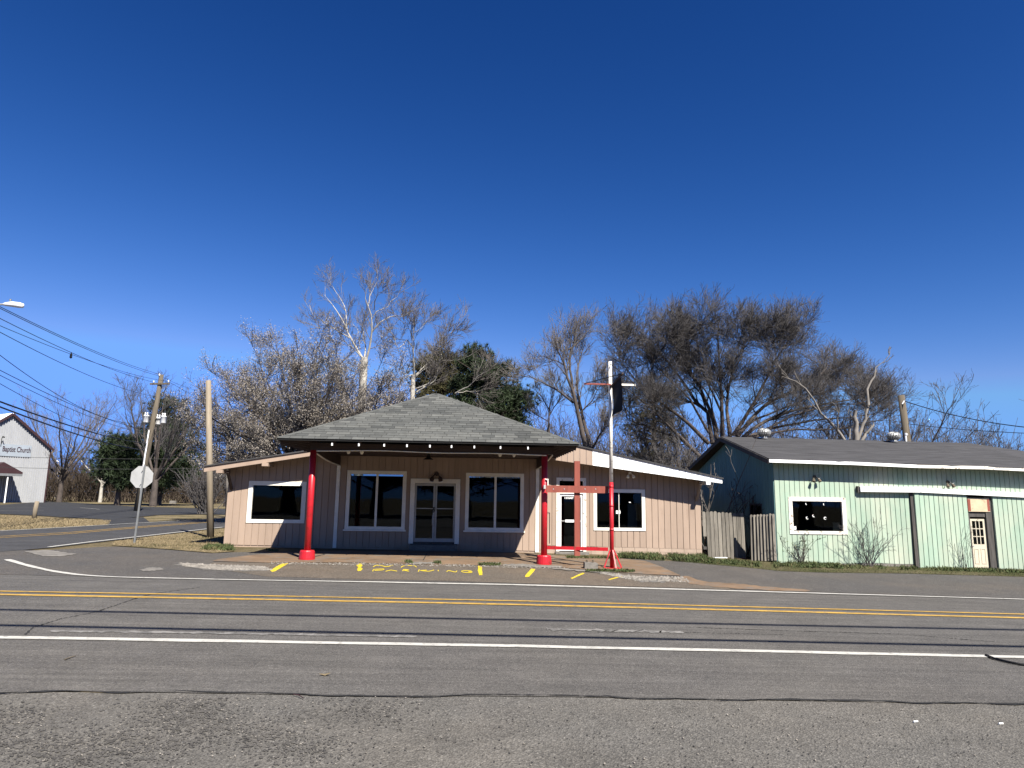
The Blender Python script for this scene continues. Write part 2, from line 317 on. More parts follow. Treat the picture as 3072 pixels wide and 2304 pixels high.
# side street
s_far = gline([(0, 1593), (200, 1583), (405, 1570), (560, 1562), (668, 1555)]); s_near = gline([(-60, 1662), (145, 1646), (405, 1615), (540, 1599), (668, 1584)])
def ext(P, a, b):
    P = np.asarray(P)[:, :2]; d0 = P[0]-P[1]; d0 = d0/np.linalg.norm(d0); d1 = P[-1]-P[-2]; d1 = d1/np.linalg.norm(d1); return np.vstack([P[0]+d0*a, P, P[-1]+d1*b])
SS = struct(sheet('side_street', ext(s_far, 30, 40), ext(s_near, 6, 40), 90, 14, .02, 'street'))
paint('edge_line', gline([(145.6, 1643.6), (270, 1628), (405, 1613), (540, 1597.5), (668, 1583)]), .13, 'white_line', SS, .028, 40, .006)
paint('edge_line', ext(gline([(0, 1594.6), (405, 1571), (668, 1556)]), 3, 20), .11, 'white_line', SS, .028, 40)
for dy in (0, -4.2): paint('center_line', ext(gline([(0, 1615.5+dy), (200, 1604+dy), (405, 1586+dy*.8), (668, 1565+dy*.6)]), 3, 20), .11, 'yellow', SS, .028, 40)
# main road markings
paint('edge_line', near, .145, 'white_line', MR, .018, 260, .006)
far_c = np.vstack([gline([(22, 1681), (60, 1693), (110, 1706), (160, 1717), (215, 1725), (280, 1731), (340, 1734), (460, 1737)])[:, :2], far[1:]])
paint('edge_line', far_c, .14, 'white_line', MR, .024, 260, .008)
for o in (0, 11.0): paint('center_line', extend(gline([(0, 1776.5+o*.9), (768, 1790+o), (1536, 1805+o), (2304, 1825+o), (3072, 1845.5+o)]), -70, 70), .13, 'yellow', MR, .018, 220, .006)
paint('worn_line', gline([(150, 1896), (600, 1902), (1250, 1913)]), .09, 'worn', MR, .0155, 80, .02)
paint('worn_line', gline([(1640, 1890), (1800, 1894), (2050, 1900)]), .12, 'worn', MR, .0155, 60, .03)
# joint and cracks
wob = resample(seam, 700); wob[:, 1] += .035*np.sin(wob[:, 0]*2.3)+.02*np.sin(wob[:, 0]*7.1)+RNG.normal(0, .006, 700); paint('joint', wob, .028, 'tar', MR, .0135, 1800, .012)
for cr, w in (([(75, 1908), (100, 1885), (180, 1860), (290, 1838), (400, 1800), (470, 1782), (600, 1764)], .014), ([(1700, 1905), (1900, 1897), (2100, 1901), (2350, 1907)], .008), ([(2060, 1884), (2300, 1893), (2700, 1905), (3000, 1930)], .008)):
    paint('crack', gline(cr), w, 'tar', MR, .0145, 300, .008)
# concrete apron under the canopy
ap_t = [(636, 1683), (720, 1672), (800, 1663), (1024, 1654), (1302, 1655), (1600, 1662), (1700, 1671), (1870, 1679), (1955, 1687), (2043, 1729)]
ap_b = [(636, 1686), (720, 1689), (800, 1691), (1024, 1690), (1302, 1697), (1600, 1701), (1700, 1706), (1870, 1721), (1955, 1726), (2043, 1730)]
AP = struct(sheet('porch_pavement', gline(ap_t), gline(ap_b), 90, 14, .026, 'apron', byx=True))
sheet('dusty_patch', gline([(600, 1690)]+ap_b[1:9]+[(2090, 1745), (2200, 1758)]), gline([(600, 1702), (800, 1732), (1024, 1738), (1302, 1744), (1600, 1753), (1870, 1761), (2043, 1766), (2200, 1772)]), 120, 8, .0172, 'dusty', FC, byx=True)
pxpoly('slab_joint', [[(1268, 1684), (1271, 1684), (1282, 1663), (1280, 1663)], [(941, 1672), (975, 1666), (975, 1667), (942, 1674)]], 'tar', AP, .031)
pxpoly('broken_curb', [[(1218, 1693), (1228, 1689), (1300, 1690), (1303, 1695), (1240, 1696)], [(1436, 1695), (1450, 1690), (1500, 1692), (1500, 1699), (1440, 1699)], [(1500, 1698), (1530, 1694), (1680, 1702), (1690, 1707), (1560, 1704)], [(1640, 1706), (1760, 1714), (1850, 1722), (1800, 1722), (1660, 1711)]], 'concrete', AP, .034, 1.6)
pxpoly('pale_patch', [[(520, 1696), (560, 1692), (640, 1696), (800, 1704), (806, 1714), (700, 1716), (600, 1710), (545, 1700)], [(1905, 1735), (1960, 1730), (2000, 1740), (1990, 1750), (1920, 1748)]], 'chalk', FC, .020, 3.)
pxpoly('patch', [[(422, 1712), (445, 1705), (478, 1706), (494, 1711), (470, 1715), (430, 1716)], [(66, 1656), (140, 1652), (230, 1664), (180, 1672), (130, 1671)]], 'concrete', FC, .022, 1.6)
pxpoly('broken_edge', [[(2020, 1737), (2060, 1730), (2100, 1745), (2180, 1752), (2330, 1765), (2430, 1772), (2440, 1777), (2330, 1775), (2150, 1764), (2060, 1752)]], 'apron', FC, .021, 3.)
# hand painted marks
YM = [[(866, 1692.5), (846, 1692.5), (809.7, 1714), (816, 1718.5), (826, 1716)], [(1072, 1694), (1084, 1693), (1088, 1700), (1082, 1704), (1087, 1708), (1084, 1715), (1073, 1716), (1072, 1708), (1075, 1704), (1069, 1700)],
      [(1434, 1700), (1446, 1701), (1446, 1712), (1447, 1728), (1437, 1728.6), (1434, 1715)], [(1594, 1708), (1606, 1710), (1603, 1715), (1587.6, 1733), (1575, 1734), (1577, 1727)], [(1747, 1721), (1755, 1722.5), (1716, 1739.5), (1711.5, 1737)], [(1867.5, 1729), (1871, 1731.5), (1828, 1743), (1824, 1741)]]
for q in YM: pxpoly('parking_stripe', [q], 'bright_yellow', FC, .0215, .5)
LET = [[(1072, 200), (1098, 184), (1150, 187), (1187, 199), (1215, 196), (1262, 183)], [(1337, 206), (1350, 193), (1400, 187), (1470, 190), (1483, 203)],
       [(1068, 243), (1075, 223), (1180, 219), (1176, 229), (1085, 234)], [(1190, 242), (1240, 230), (1300, 241)], [(1365, 222), (1350, 240)], [(1362, 224), (1415, 228), (1360, 232), (1412, 242)], [(1500, 246), (1510, 225)], [(1580, 231), (1513, 234), (1600, 243), (1650, 230)],
       [(1690, 229), (1690, 242)], [(1768, 246), (1786, 234), (1855, 251), (1868, 236)], [(2005, 239), (1930, 234), (1904, 241), (1930, 253), (2015, 255), (2018, 247), (1975, 246)]]
for st in LET:
    P = np.array([(780+a/3.16, 1640+b/3.16) for a, b in st]); P = resample(P, 14); d = np.gradient(P, axis=0); d /= np.linalg.norm(d, axis=1)[:, None]+1e-9
    nn = np.stack([-d[:, 1], d[:, 0]], 1)*np.array([1.5, .95]); A, B = P+nn, P-nn
    sheet('painted_letter', gline(A), gline(B), 14, 2, .0215, 'bright_yellow', FC)
# church parking lot and lawns on the left
lot_t = [(-200, 1520), (0, 1516), (136, 1504), (209, 1508), (395, 1520), (601, 1526), (680, 1528)]; lot_b = [(-200, 1540), (0, 1543), (120, 1548), (190, 1553), (332, 1560), (475, 1546), (600, 1544), (680, 1545)]
struct(sheet('parking_lot', gline(lot_t), gline(lot_b), 120, 12, .03, 'park'))
struct(sheet('driveway', gline([(300, 1558), (370, 1556), (430, 1553)]), gline([(330, 1578), (390, 1574), (450, 1568)]), 20, 8, .026, 'park'))
struct(sheet('lawn', gline([(-200, 1542), (0, 1544), (190, 1555), (332, 1561), (400, 1569)]), gline([(-200, 1606), (0, 1594), (200, 1583), (300, 1577), (400, 1571)]), 80, 10, .012, 'grass'))
struct(sheet('lawn', gline([(430, 1552), (475, 1547), (600, 1545), (690, 1546)]), gline([(430, 1567), (500, 1563), (600, 1558), (690, 1552)]), 50, 8, .012, 'grass'))
struct(sheet('lawn', gline([(140, 1490), (400, 1496), (690, 1498)]), gline([(137, 1503), (395, 1519), (690, 1527)]), 60, 8, .012, 'grass'))
struct(sheet('corner_lawn', gline([(345, 1628), (405, 1617), (540, 1601), (668, 1588), (700, 1600)]), gline([(335, 1638), (410, 1643), (520, 1651), (640, 1661), (702, 1656)]), 60, 12, .022, 'grass'))
struct(sheet('grass_strip', gline([(2000, 1660), (2120, 1672), (2340, 1688), (2700, 1695), (3072, 1712), (3300, 1720)]), gline([(2000, 1678), (2120, 1694), (2340, 1715), (2700, 1722), (3072, 1732), (3300, 1740)]), 80, 8, .022, 'moss'))
for y0, y1 in ((1525, 1524), (1535, 1534)): paint('bay_line', gline([(0, y0-2), (130, y1-1)]), .1, 'white_line', None, .036, 20)['kind'] = 'structure'
paint('bay_line', gline([(240, 1524), (300, 1529)]), .1, 'white_line', None, .036, 20)['kind'] = 'structure'
# loose stones, stuff
def scatter_stones(name, k, mat, x0, x1, y0, y1, smin, smax, pw=1.6, off=.008):
    o = np.array([(1, 0, 0), (-1, 0, 0), (0, 1, 0), (0, -1, 0), (0, 0, .7), (0, 0, -.5)]); fo = np.array([(0, 2, 4), (2, 1, 4), (1, 3, 4), (3, 0, 4), (2, 0, 5), (1, 2, 5), (3, 1, 5), (0, 3, 5)])
    Y = y0+(y1-y0)*RNG.random(k)**pw; X = RNG.uniform(x0, x1, k)*(Y/y1)*1.2
    s = smin+(smax-smin)*RNG.random(k)**3; a = RNG.uniform(0, 6.28, k); j = RNG.uniform(.55, 1.3, (k, 6, 3))
    V = o[None]*j*s[:, None, None]; c, sn = np.cos(a)[:, None], np.sin(a)[:, None]
    Vr = np.stack([V[..., 0]*c-V[..., 1]*sn, V[..., 0]*sn+V[..., 1]*c, V[..., 2]], -1)+np.stack([X, Y, gz(X, Y)+off], -1)[:, None]
    return stuff(npmesh(name, Vr, (np.arange(k)[:, None, None]*6+fo[None]).reshape(-1, 3), mat))
tag(scatter_stones('loose_gravel', 4500, 'stone_d', -4.6, 5.4, 4.1, 6.0, .002, .010, 1., .012), 'small dark grit lying on the worn roadside asphalt', 'gravel')
tag(scatter_stones('loose_gravel', 1300, 'stone_l', -4.6, 5.4, 4.1, 6.3, .003, .012, 1., .012), 'scattered pale pebbles and chips on the roadside asphalt', 'gravel')
# ================================================================ building helpers
def board_mesh(name, x0, x1, zb0, zb1, zt0, zt1, Y0, Y1, axis='x'):
    b = [(x0, Y0, zb0), (x1, Y0, zb1), (x1, Y1, zb1), (x0, Y1, zb0)]; t = [(x0, Y0, zt0), (x1, Y0, zt1), (x1, Y1, zt1), (x0, Y1, zt0)]
    if axis == 'y': b = [(p[1], p[0], p[2]) for p in b]; t = [(p[1], p[0], p[2]) for p in t]
    mb = MB(); mb.hexa(b, t)
    if axis == 'y': mb.f = [q[::-1] for q in mb.f]
    return mb
def pieces(a, b, openings):
    cuts = sorted({a, b}|{v for o in openings for v in o[:2] if a < v < b}); out = []
    for u, v in zip(cuts[:-1], cuts[1:]):
        mid = (u+v)/2; out.append((u, v, sorted([(o[2], o[3]) for o in openings if o[0] <= mid <= o[1]])))
    return out
def siding(parent, name, x0, x1, bw, gap, zb, zt, Y0, Y1, openings, mat, axis='x', join=False):
    k = max(1, round((x1-x0)/bw)); w = (x1-x0)/k; acc = MB()
    for i in range(k):
        a, b = x0+i*w+gap/2, x0+(i+1)*w-gap/2
        for u, v, hs_ in pieces(a, b, openings):
            lo0, lo1 = zb(u), zb(v)
            for h0, h1 in hs_+[(None, None)]:
                t0, t1 = (zt(u), zt(v)) if h0 is None else (h0, h0)
                if min(t0-lo0, t1-lo1) > .01:
                    m = board_mesh(name, u, v, lo0, lo1, t0, t1, Y0, Y1, axis)
                    if join: acc.add(m.v, m.f)
                    else: m.build(name, mat, parent)
                if h0 is not None: lo0 = lo1 = h1
    if join: return acc.build(name, mat, parent)
def window(parent, name, x0, x1, z0, z1, Y, tw, mat, mull=(), glass='glass', sill=.0, proud=.035, mw=.05, trim=None):
    mb = MB(); ya, yb = Y-proud, Y+.05
    mb.box(x0, x1, ya, yb, z1-tw, z1); mb.box(x0, x1, ya-.004, yb, z0, z0+tw*.8); mb.box(x0, x0+tw, ya, yb, z0+tw*.8, z1-tw); mb.box(x1-tw, x1, ya, yb, z0+tw*.8, z1-tw)
    f = mb.build(name, mat, parent)
    xs_ = [x0+tw]+list(mull)+[x1-tw]
    for i in range(len(xs_)-1): MB().box(xs_[i], xs_[i+1], Y+.03, Y+.036, z0+tw*.8, z1-tw).build('pane', glass, f)
    for m in mull: MB().box(m-mw/2, m+mw/2, Y-.012, Y+.028, z0+tw*.8, z1-tw).build('mullion', mat, f)
    if sill: MB().box(x0-.04, x1+.04, Y-proud-.05, Y-.002, z0-sill, z0-.002).build('sill', mat, f)
    return f
def rectpx(q, Y):   # average upright rectangle from four traced corners TL TR BL BR
    p = [atY(a, b, Y) for a, b in q]
    return (p[0][0]+p[2][0])/2, (p[1][0]+p[3][0])/2, (p[2][2]+p[3][2])/2, (p[0][2]+p[1][2])/2
def room(parent, x0, x1, y0, y1, z0, z1):
    MB().add([(x0, y0, z0), (x1, y0, z0), (x1, y1, z0), (x0, y1, z0), (x0, y0, z1), (x1, y0, z1), (x1, y1, z1), (x0, y1, z1)],
             [(0, 1, 2, 3), (7, 6, 5, 4), (3, 2, 6, 7), (0, 3, 7, 4), (2, 1, 5, 6)]).build('interior_wall', 'room', parent)
def flood(parent, p, s=1., mat='grey_steel', name='floodlight'):
    p = Vector(p); f = MB().tube([p, p+Vector((0, -.04, 0))], [.055*s, .05*s], 12).build(name, mat, parent)
    for sx in (-1, 1):
        a = p+Vector((sx*.03*s, -.04, -.01)); b = a+Vector((sx*.05*s, -.07*s, -.06*s)); c = b+Vector((sx*.03*s, -.05*s, -.1*s))
        MB().tube([a, b, lerp(b, c, .3), c], [.012*s, .016*s, .045*s, .055*s], 10).build('lamp_head', mat, f)
    return f
# ================================================================ main building
Y0 = 22.0
XL, XR = -7.33, 7.64
B1 = thing('shop_building', (0.15, Y0, float(gz(0, Y0))), 'low peach shop building with a hip roofed canopy on red posts', 'building')
# roof lines (x, z) at the fascia plane
lb0, lb1 = atY(612, 1416, 21.4), atY(932, 1368, 21.4); rb0, rb1 = atY(1662, 1380, 21.4), atY(2167, 1450.4, 21.4); rt0, rt1 = atY(1720, 1337, 21.4), atY(2167, 1437, 21.4)
ls = (lb1[2]-lb0[2])/(lb1[0]-lb0[0]); rs = (rt1[2]-rt0[2])/(rt1[0]-rt0[0]); rbs = (rb1[2]-rb0[2])/(rb1[0]-rb0[0])
FL = .155
def lbot(x): return lb0[2]+ls*(x-lb0[0])
def ltop(x): return lbot(x)+FL
def rtop(x): return rt0[2]+rs*(x-rt0[0])
def rbot(x): return rb0[2]+rbs*(x-rb0[0])
XRG = (lb0[2]+FL-ls*lb0[0]-rt0[2]+rs*rt0[0])/(rs-ls)     # ridge
xl, xr = lb0[0], rb1[0]
def wtop(x): return min(ltop(x)-.10, rtop(x)-.10) if x > -4 else ltop(x)-.10
wl = rectpx([(749, 1441), (927, 1447), (738, 1568), (907, 1569.5)], Y0); wp = rectpx([(1046.5, 1411), (1222, 1414), (1030, 1587.6), (1213, 1589)], Y0)
wd = rectpx([(1234, 1436), (1383, 1437.5), (1224, 1630), (1375, 1632)], Y0); wq = rectpx([(1399, 1417.6), (1572, 1422), (1393, 1590.5), (1570, 1593)], Y0)
we = rectpx([(1669, 1433), (1757, 1434), (1668, 1654), (1759, 1654)], Y0); ww = rectpx([(1781, 1467.6), (1934.6, 1467.6), (1779, 1590.6), (1936, 1593)], Y0)
def shr(o, k=.05): return (o[0]+k, o[1]-k, o[2]+k, o[3]-k)
def shrd(o, k=.05): return (o[0]+k, o[1]-k, -1, o[3]-k)
OP = [shr(wl), shr(wp), shrd(wd), shr(wq), shrd(we), shr(ww)]
FND = .24
def zbase(x): return float(gz(x, Y0))+(.06 if x < 2.45 else FND)
CX0, CX1 = -3.97, 2.32      # canopy corner boards
PORCH_T = 2.93
def wtop2(x): return PORCH_T if CX0 < x < CX1 else wtop(x)
siding(B1, 'siding_board', XL, CX0-.06, .2, .016, zbase, wtop, Y0-.018, Y0, OP, 'peach')
siding(B1, 'siding_board', CX0+.06, CX1-.06, .2, .016, zbase, lambda x: PORCH_T, Y0-.018, Y0, OP, 'peach')
siding(B1, 'siding_board', CX1+.06, XR, .2, .022, zbase, wtop, Y0-.018, Y0, OP, 'peach')
siding(B1, 'wall', XL, XR, 40, 0, lambda x: float(gz(x, Y0))-.1, lambda x: min(wtop(x), 3.0), Y0+.001, Y0+.1, OP, 'peach', join=True)
side = MB()
for x in (XL, XR-.1): side.hexa([(x, Y0+.102, -.3), (x+.1, Y0+.102, -.3), (x+.1, 33, -.3), (x, 33, -.3)], [(x, Y0+.102, wtop(x)), (x+.1, Y0+.102, wtop(x+.1)), (x+.1, 33, wtop(x+.1)), (x, 33, wtop(x))])
side.box(XL+.1, XR-.1, 32.9, 33, -.3, 2.3)
side.build('wall', 'peach', B1)
for x in (CX0, CX1): MB().box(x-.055, x+.055, Y0-.04, Y0-.002, zbase(x)-.04, 2.62).build('corner_trim', 'trim', B1)
room(B1, XL+.12, XR-.12, Y0+.12, 27.5, -.15, 2.32)
# foundation blocks of the right wing
bx0, k = 2.45, 0
for row, (za, zb_) in enumerate(((-.03, .115), (.12, .235))):
    x = bx0-(.2 if row else 0)
    while x < XR-.01:
        a, b = max(x, bx0)+.004, min(x+.4, XR)-.004
        if b-a > .05 and not (b > we[0]-.02 and a < we[1]+.02): MB().hexa([(a, Y0-.012, gz(a, Y0)+za), (b, Y0-.012, gz(b, Y0)+za), (b, Y0-.0005, gz(b, Y0)+za), (a, Y0-.0005, gz(a, Y0)+za)], [(a, Y0-.012, gz(a, Y0)+zb_), (b, Y0-.012, gz(b, Y0)+zb_), (b, Y0-.0005, gz(b, Y0)+zb_), (a, Y0-.0005, gz(a, Y0)+zb_)]).build('foundation_block', 'peach_base', B1)
        x += .4
# windows
window(B1, 'window', *wl, Y0, .13, 'trim')
window(B1, 'window', *wp, Y0, .11, 'trim', [(wp[0]+wp[1])/2+.01], sill=.05, mw=.07)
window(B1, 'window', *wq, Y0, .11, 'trim', [(wq[0]+wq[1])/2+.02], sill=.05, mw=.07)
fw = window(B1, 'window', *ww, Y0, .11, 'trim', [(ww[0]+ww[1])/2-.01], mw=.018)
p = atY(1855, 1536.5, Y0); MB().box(p[0]-.07, p[0]+.07, Y0+.022, Y0+.026, p[2]-.05, p[2]+.05).build('paper_note', 'paper', fw)
p = atY(1890, 1507, Y0); MB().box(p[0]-.03, p[0]+.03, Y0+.022, Y0+.026, p[2]-.012, p[2]+.012).build('paper_note', 'paper', fw)
# glazed doors
def glazed_door(parent, x0, x1, z0, z1, Y, fwid=.055, bot=.11, bar=None):
    d = MB(); d.box(x0, x0+fwid, Y-.02, Y+.02, z0, z1); d.box(x1-fwid, x1, Y-.02, Y+.02, z0, z1); d.box(x0+fwid, x1-fwid, Y-.02, Y+.02, z0, z0+bot); d.box(x0+fwid, x1-fwid, Y-.02, Y+.02, z1-.07, z1)
    o = d.build('door', 'alu', parent); MB().box(x0+fwid, x1-fwid, Y-.003, Y+.003, z0+bot, z1-.07).build('pane', 'glass', o)
    if bar: MB().box(x0+fwid, x1-fwid, Y-.03, Y-.006, bar-.014, bar+.014).build('push_bar', 'alu', o)
    return o
mb = MB(); x0, x1, z0, z1 = wd; t = .14
mb.box(x0, x1, Y0-.05, Y0+.06, z1-t, z1); mb.box(x0, x0+t, Y0-.05, Y0+.06, z0, z1-t); mb.box(x1-t, x1, Y0-.05, Y0+.06, z0, z1-t)
df = mb.build('door_frame', 'trim', B1); xm = (x0+x1)/2
for a, b in ((x0+t+.004, xm-.005), (xm+.005, x1-t-.004)): glazed_door(B1, a, b, z0+.05, z1-t-.01, Y0+.04, bar=z0+1.08)
MB().tube([(xm-.06, Y0-.002, z0+.55), (xm-.06, Y0-.05, z0+.58), (xm-.06, Y0-.05, z0+.85), (xm-.06, Y0-.002, z0+.88)], .014, 8).build('door_handle', 'steel', B1)
ch = [(xm-.05+.035*math.sin(u*1.3), Y0-.02-.015*math.cos(u*2), z0+1.12-.16*abs(math.sin(u*.55))) for u in np.linspace(0, 6, 26)]; MB().tube(ch, .012, 6).build('door_chain', 'black', B1)
MB().box(x0+.05, x1-.05, Y0-.42, Y0-.052, gz(xm, Y0)-.02, z0-.02).build('door_step', 'concrete', B1)
MB().box(x0+t, x1-t, Y0-.05, Y0+.05, z0-.018, z0+.045).build('threshold', 'grey_board', B1)
flood(B1, (xm+.02, Y0-.02, z1+.16), 1.3, 'brown', 'wall_lamp')
# right door with transom
x0, x1, z0, z1 = we; t = .1; zt = atY(1714, 1470, Y0)[2]; mb = MB()
mb.box(x0, x1, Y0-.04, Y0+.06, z1-t, z1); mb.box(x0, x0+t, Y0-.04, Y0+.06, z0, z1-t); mb.box(x1-t, x1, Y0-.04, Y0+.06, z0, z1-t); mb.box(x0+t, x1-t, Y0-.04, Y0+.06, zt-.12, zt)
df = mb.build('door_frame', 'peel', B1)
MB().box(x0+t, x1-t, Y0+.02, Y0+.026, zt, z1-t).build('transom_pane', 'glass', df)
dd = glazed_door(B1, x0+t+.004, x1-t-.004, z0+.02, zt-.125, Y0+.02, .06, .12, bar=atY(1714, 1563, Y0)[2])
dd.data.materials[0] = MAT['white']
p = atY(1714, 1563, Y0); MB().box(p[0]-.2, p[0]+.2, Y0-.035, Y0-.012, p[2]-.04, p[2]+.04).build('push_plate', 'white', dd)
p = atY(1717, 1494.5, Y0); text('door_lettering', '118 EAST 3rd ST', .075, 'paper', dd, (p[0], Y0+.012, p[2]), bold=.002)
MB().box(x0-.05, x1+.05, Y0-.3, Y0-.045, gz(5, Y0)-.05, z0-.01).build('door_step', 'concrete', B1)
# fascia, left
def hex_fascia(name, a, b, bot, top, Ya, Yb, mat): return MB().hexa([(a, Ya, bot(a)), (b, Ya, bot(b)), (b, Yb, bot(b)), (a, Yb, bot(a))], [(a, Ya, top(a)), (b, Ya, top(b)), (b, Yb, top(b)), (a, Yb, top(a))]).build(name, mat, B1)
hex_fascia('fascia_board', xl, -4.55, lbot, ltop, 21.38, 21.42, 'peach')
nfb = 28; w = (xr-2.6)/nfb; x_sw = atY(1765, 1400, 21.4)[0]
for i in range(nfb):
    a, b = 2.6+i*w+.007, 2.6+(i+1)*w-.007
    hex_fascia('fascia_board', a, b, rbot, rtop, 21.38, 21.4, 'white' if a > x_sw else 'peach')
hex_fascia('fascia_backing', 2.6, xr, lambda x: rbot(x)+.004, lambda x: rtop(x)-.004, 21.4005, 21.43, 'white')
# roof slabs
for nm, a, b, fn in (('roof', xl-.03, XRG, ltop), ('roof', XRG, xr+.03, rtop)):
    MB().hexa([(a, 21.34, fn(a)+.002), (b, 21.34, fn(b)+.002), (b, 33.4, fn(b)+.002), (a, 33.4, fn(a)+.002)], [(a, 21.34, fn(a)+.04), (b, 21.34, fn(b)+.04), (b, 33.4, fn(b)+.04), (a, 33.4, fn(a)+.04)]).build(nm, 'dark_roof', B1)
# soffit
for a, b, fn in ((xl+.02, -4.3, lbot), (2.6, xr-.02, lambda x: rbot(x)+.02)):
    MB().hexa([(a, 21.432, fn(a)+.07), (b, 21.432, fn(b)+.07), (b, Y0-.02, fn(b)+.07), (a, Y0-.02, fn(a)+.07)], [(a, 21.432, fn(a)+.085), (b, 21.432, fn(b)+.085), (b, Y0-.02, fn(b)+.085), (a, Y0-.02, fn(a)+.085)]).build('soffit', 'peach', B1)
for q, s_, fn, mt in (((658, 1418), .19, lbot, 'peach'), ((795, 1396), .19, lbot, 'peach'), ((2125, 1450), .13, rbot, 'white')):
    p = atY(*q, 21.34); z = fn(p[0]); MB().box(p[0]-s_/2, p[0]+s_/2, 21.33, Y0-.02, z-.105, z-.003).build('purlin_end', mt, B1)
for X, s_ in ((XL+.12, 1), (XR-.15, -1)):
    z = (lbot if s_ > 0 else rbot)(X); MB().beam((X, 21.5, z-.1), (X, Y0-.03, z-.62), .07, .07).build('eave_bracket', 'brown' if s_ > 0 else 'peach', B1)
p = atY(1893, 1421, 21.8); flood(B1, (p[0], Y0-.03, p[2]+.03), .9, 'white')
# ---- canopy
EX0, EX1, EY, EZ = -4.68, 2.88, 17.3, 3.08; AX, AYY, AZ = -.905, 20.0, 4.70
CE = 24.6
can = MB()
E0, E1, A_, A2 = (EX0, EY, EZ), (EX1, EY, EZ), (AX, AYY, AZ), (AX, CE, AZ); th = .05
def up(p, d): return (p[0], p[1], p[2]+d)
B0, B1_ = (EX0, CE, EZ), (EX1, CE, EZ)
vs_ = [E0, E1, A_, A2, B0, B1_]+[up(q, -th) for q in (E0, E1, A_, A2, B0, B1_)]
can.add(vs_, [(0, 1, 2), (0, 2, 3, 4), (1, 5, 3, 2), (8, 7, 6), (10, 9, 8, 6), (8, 9, 11, 7), (0, 6, 7, 1), (0, 4, 10, 6), (1, 7, 11, 5), (4, 3, 9, 10), (3, 5, 11, 9)])
ROOF = can.build('canopy_roof', 'deck', B1)
# shingles on the front slope: every tab its own piece
sv = Vector((0, AYY-EY, AZ-EZ)); SL = sv.length; sv.normalize(); nv = Vector((0, -sv.z, sv.y))
def hipx(s): t = s/SL; return lerp(EX0-.02, AX, t), lerp(EX1+.02, AX, t)
expo, tabw = .137, .305; rows = int(SL/expo); cnt = 0; rest = {0: MB(), 1: MB(), 2: MB()}
rr = random.Random(3)
for r in range(rows):
    s0 = r*expo-.02; s1 = s0+expo+.03; x = EX0-tabw*(.5*(r % 2)+.13*((r*7) % 3)); tone = 0; run = 0
    while x < EX1:
        if run <= 0: tone = rr.choices((0, 1, 2), (.5, .32, .18))[0]; run = rr.choice((1, 1, 2, 3) if tone == 2 else (1, 2, 2, 4))
        run -= 1; a, b = x+.005, x+tabw-.005; x += tabw
        l0, h0 = hipx(s0+.001); l1, h1 = hipx(min(s1, SL)); bl, br = max(a, l0), min(b, h0); tl, tr = max(a, l1), min(b, h1)
        if br-bl < .03: continue
        if tr < tl: tl = tr = min(max((tl+tr)/2, bl), br)
        def pt(xx, s, e): q = Vector((xx, EY, EZ))+sv*s+nv*e; return q
        s1c = min(s1, SL)
        bb = [pt(bl, s0, .003), pt(br, s0, .003), pt(tr, s1c, .001), pt(tl, s1c, .001)]; tt = [pt(bl, s0, .015), pt(br, s0, .015), pt(tr, s1c, .006), pt(tl, s1c, .006)]
        if cnt < 300: MB().hexa(bb, tt).build('shingle', 'shingle%d' % tone, ROOF); cnt += 1
        else: rest[tone].hexa(bb, tt)
for k, m in rest.items():
    if m.v: stuff(m.build('upper_shingles', 'shingle%d' % k, ROOF))
for sx, ex in ((0, EX0), (1, EX1)):
    a, b = Vector((ex, EY, EZ+.012)), Vector((AX, AYY, AZ+.012)); d = (b-a); L = d.length; d.normalize(); k = int(L/.2)
    side_n = Vector((1 if sx == 0 else -1, 0, 0))
    for i in range(k):
        p0, p1 = a+d*(i*.2), a+d*(i*.2+.23)
        fdir = Vector((1, 0, 0)) if sx == 0 else Vector((-1, 0, 0)); bdir = (Vector((0, 1, 0)))
        m = MB(); e0, e1 = .012, .004
        f1 = fdir*.13; b1 = bdir*.13
        m.add([p0+Vector((0, 0, e0)), p1+Vector((0, 0, e1)), p1+f1+Vector((0, 0, e1-.004)), p0+f1+Vector((0, 0, e0-.004)), p1+b1+Vector((0, 0, e1-.004)), p0+b1+Vector((0, 0, e0-.004)), p0-Vector((0, 0, .004)), p0+f1-Vector((0, 0, .008))],
              [(0, 1, 2, 3), (1, 0, 5, 4), (6, 0, 3, 7)])
        m.build('hip_cap', 'shingle%d' % rr.choice((0, 0, 1)), ROOF)
# beams and rafters
MB().box(CX0-.02, CX1-.02, 17.9, 18.08, 2.84, 3.025).build('canopy_beam', 'brown', B1)
MB().box(CX0-.02, CX1-.02, 17.875, 17.898, 2.92, 3.02).build('beam_face', 'brown', B1)
MB().tube([(x, 17.89, 2.828+.012*math.sin(x*2.1)-.01*math.sin(x*.9)) for x in np.linspace(CX0+.15, CX1-.2, 30)], .014, 6).build('conduit', 'trim', B1)
for X, s_ in ((CX0+.0, 1), (CX1-.04, -1)):
    m = MB(); ysr = np.linspace(18.082, Y0-.045, 9)
    for i in range(8):
        u0, u1 = i/8, (i+1)/8; zb0, zb1 = 2.84-.2*u0-.05*math.sin(math.pi*u0), 2.84-.2*u1-.05*math.sin(math.pi*u1)
        m.hexa([(X, ysr[i], zb0), (X+.045, ysr[i], zb0), (X+.045, ysr[i+1], zb1), (X, ysr[i+1], zb1)], [(X, ysr[i], 3.0), (X+.045, ysr[i], 3.0), (X+.045, ysr[i+1], 3.0), (X, ysr[i+1], 3.0)])
    m.build('side_beam', 'brown', B1)
    MB().tube([(X+.022, ysr[i], 2.825-.2*i/8-.05*math.sin(math.pi*i/8)) for i in range(9)], .02, 6).build('beam_moulding', 'trim', B1)
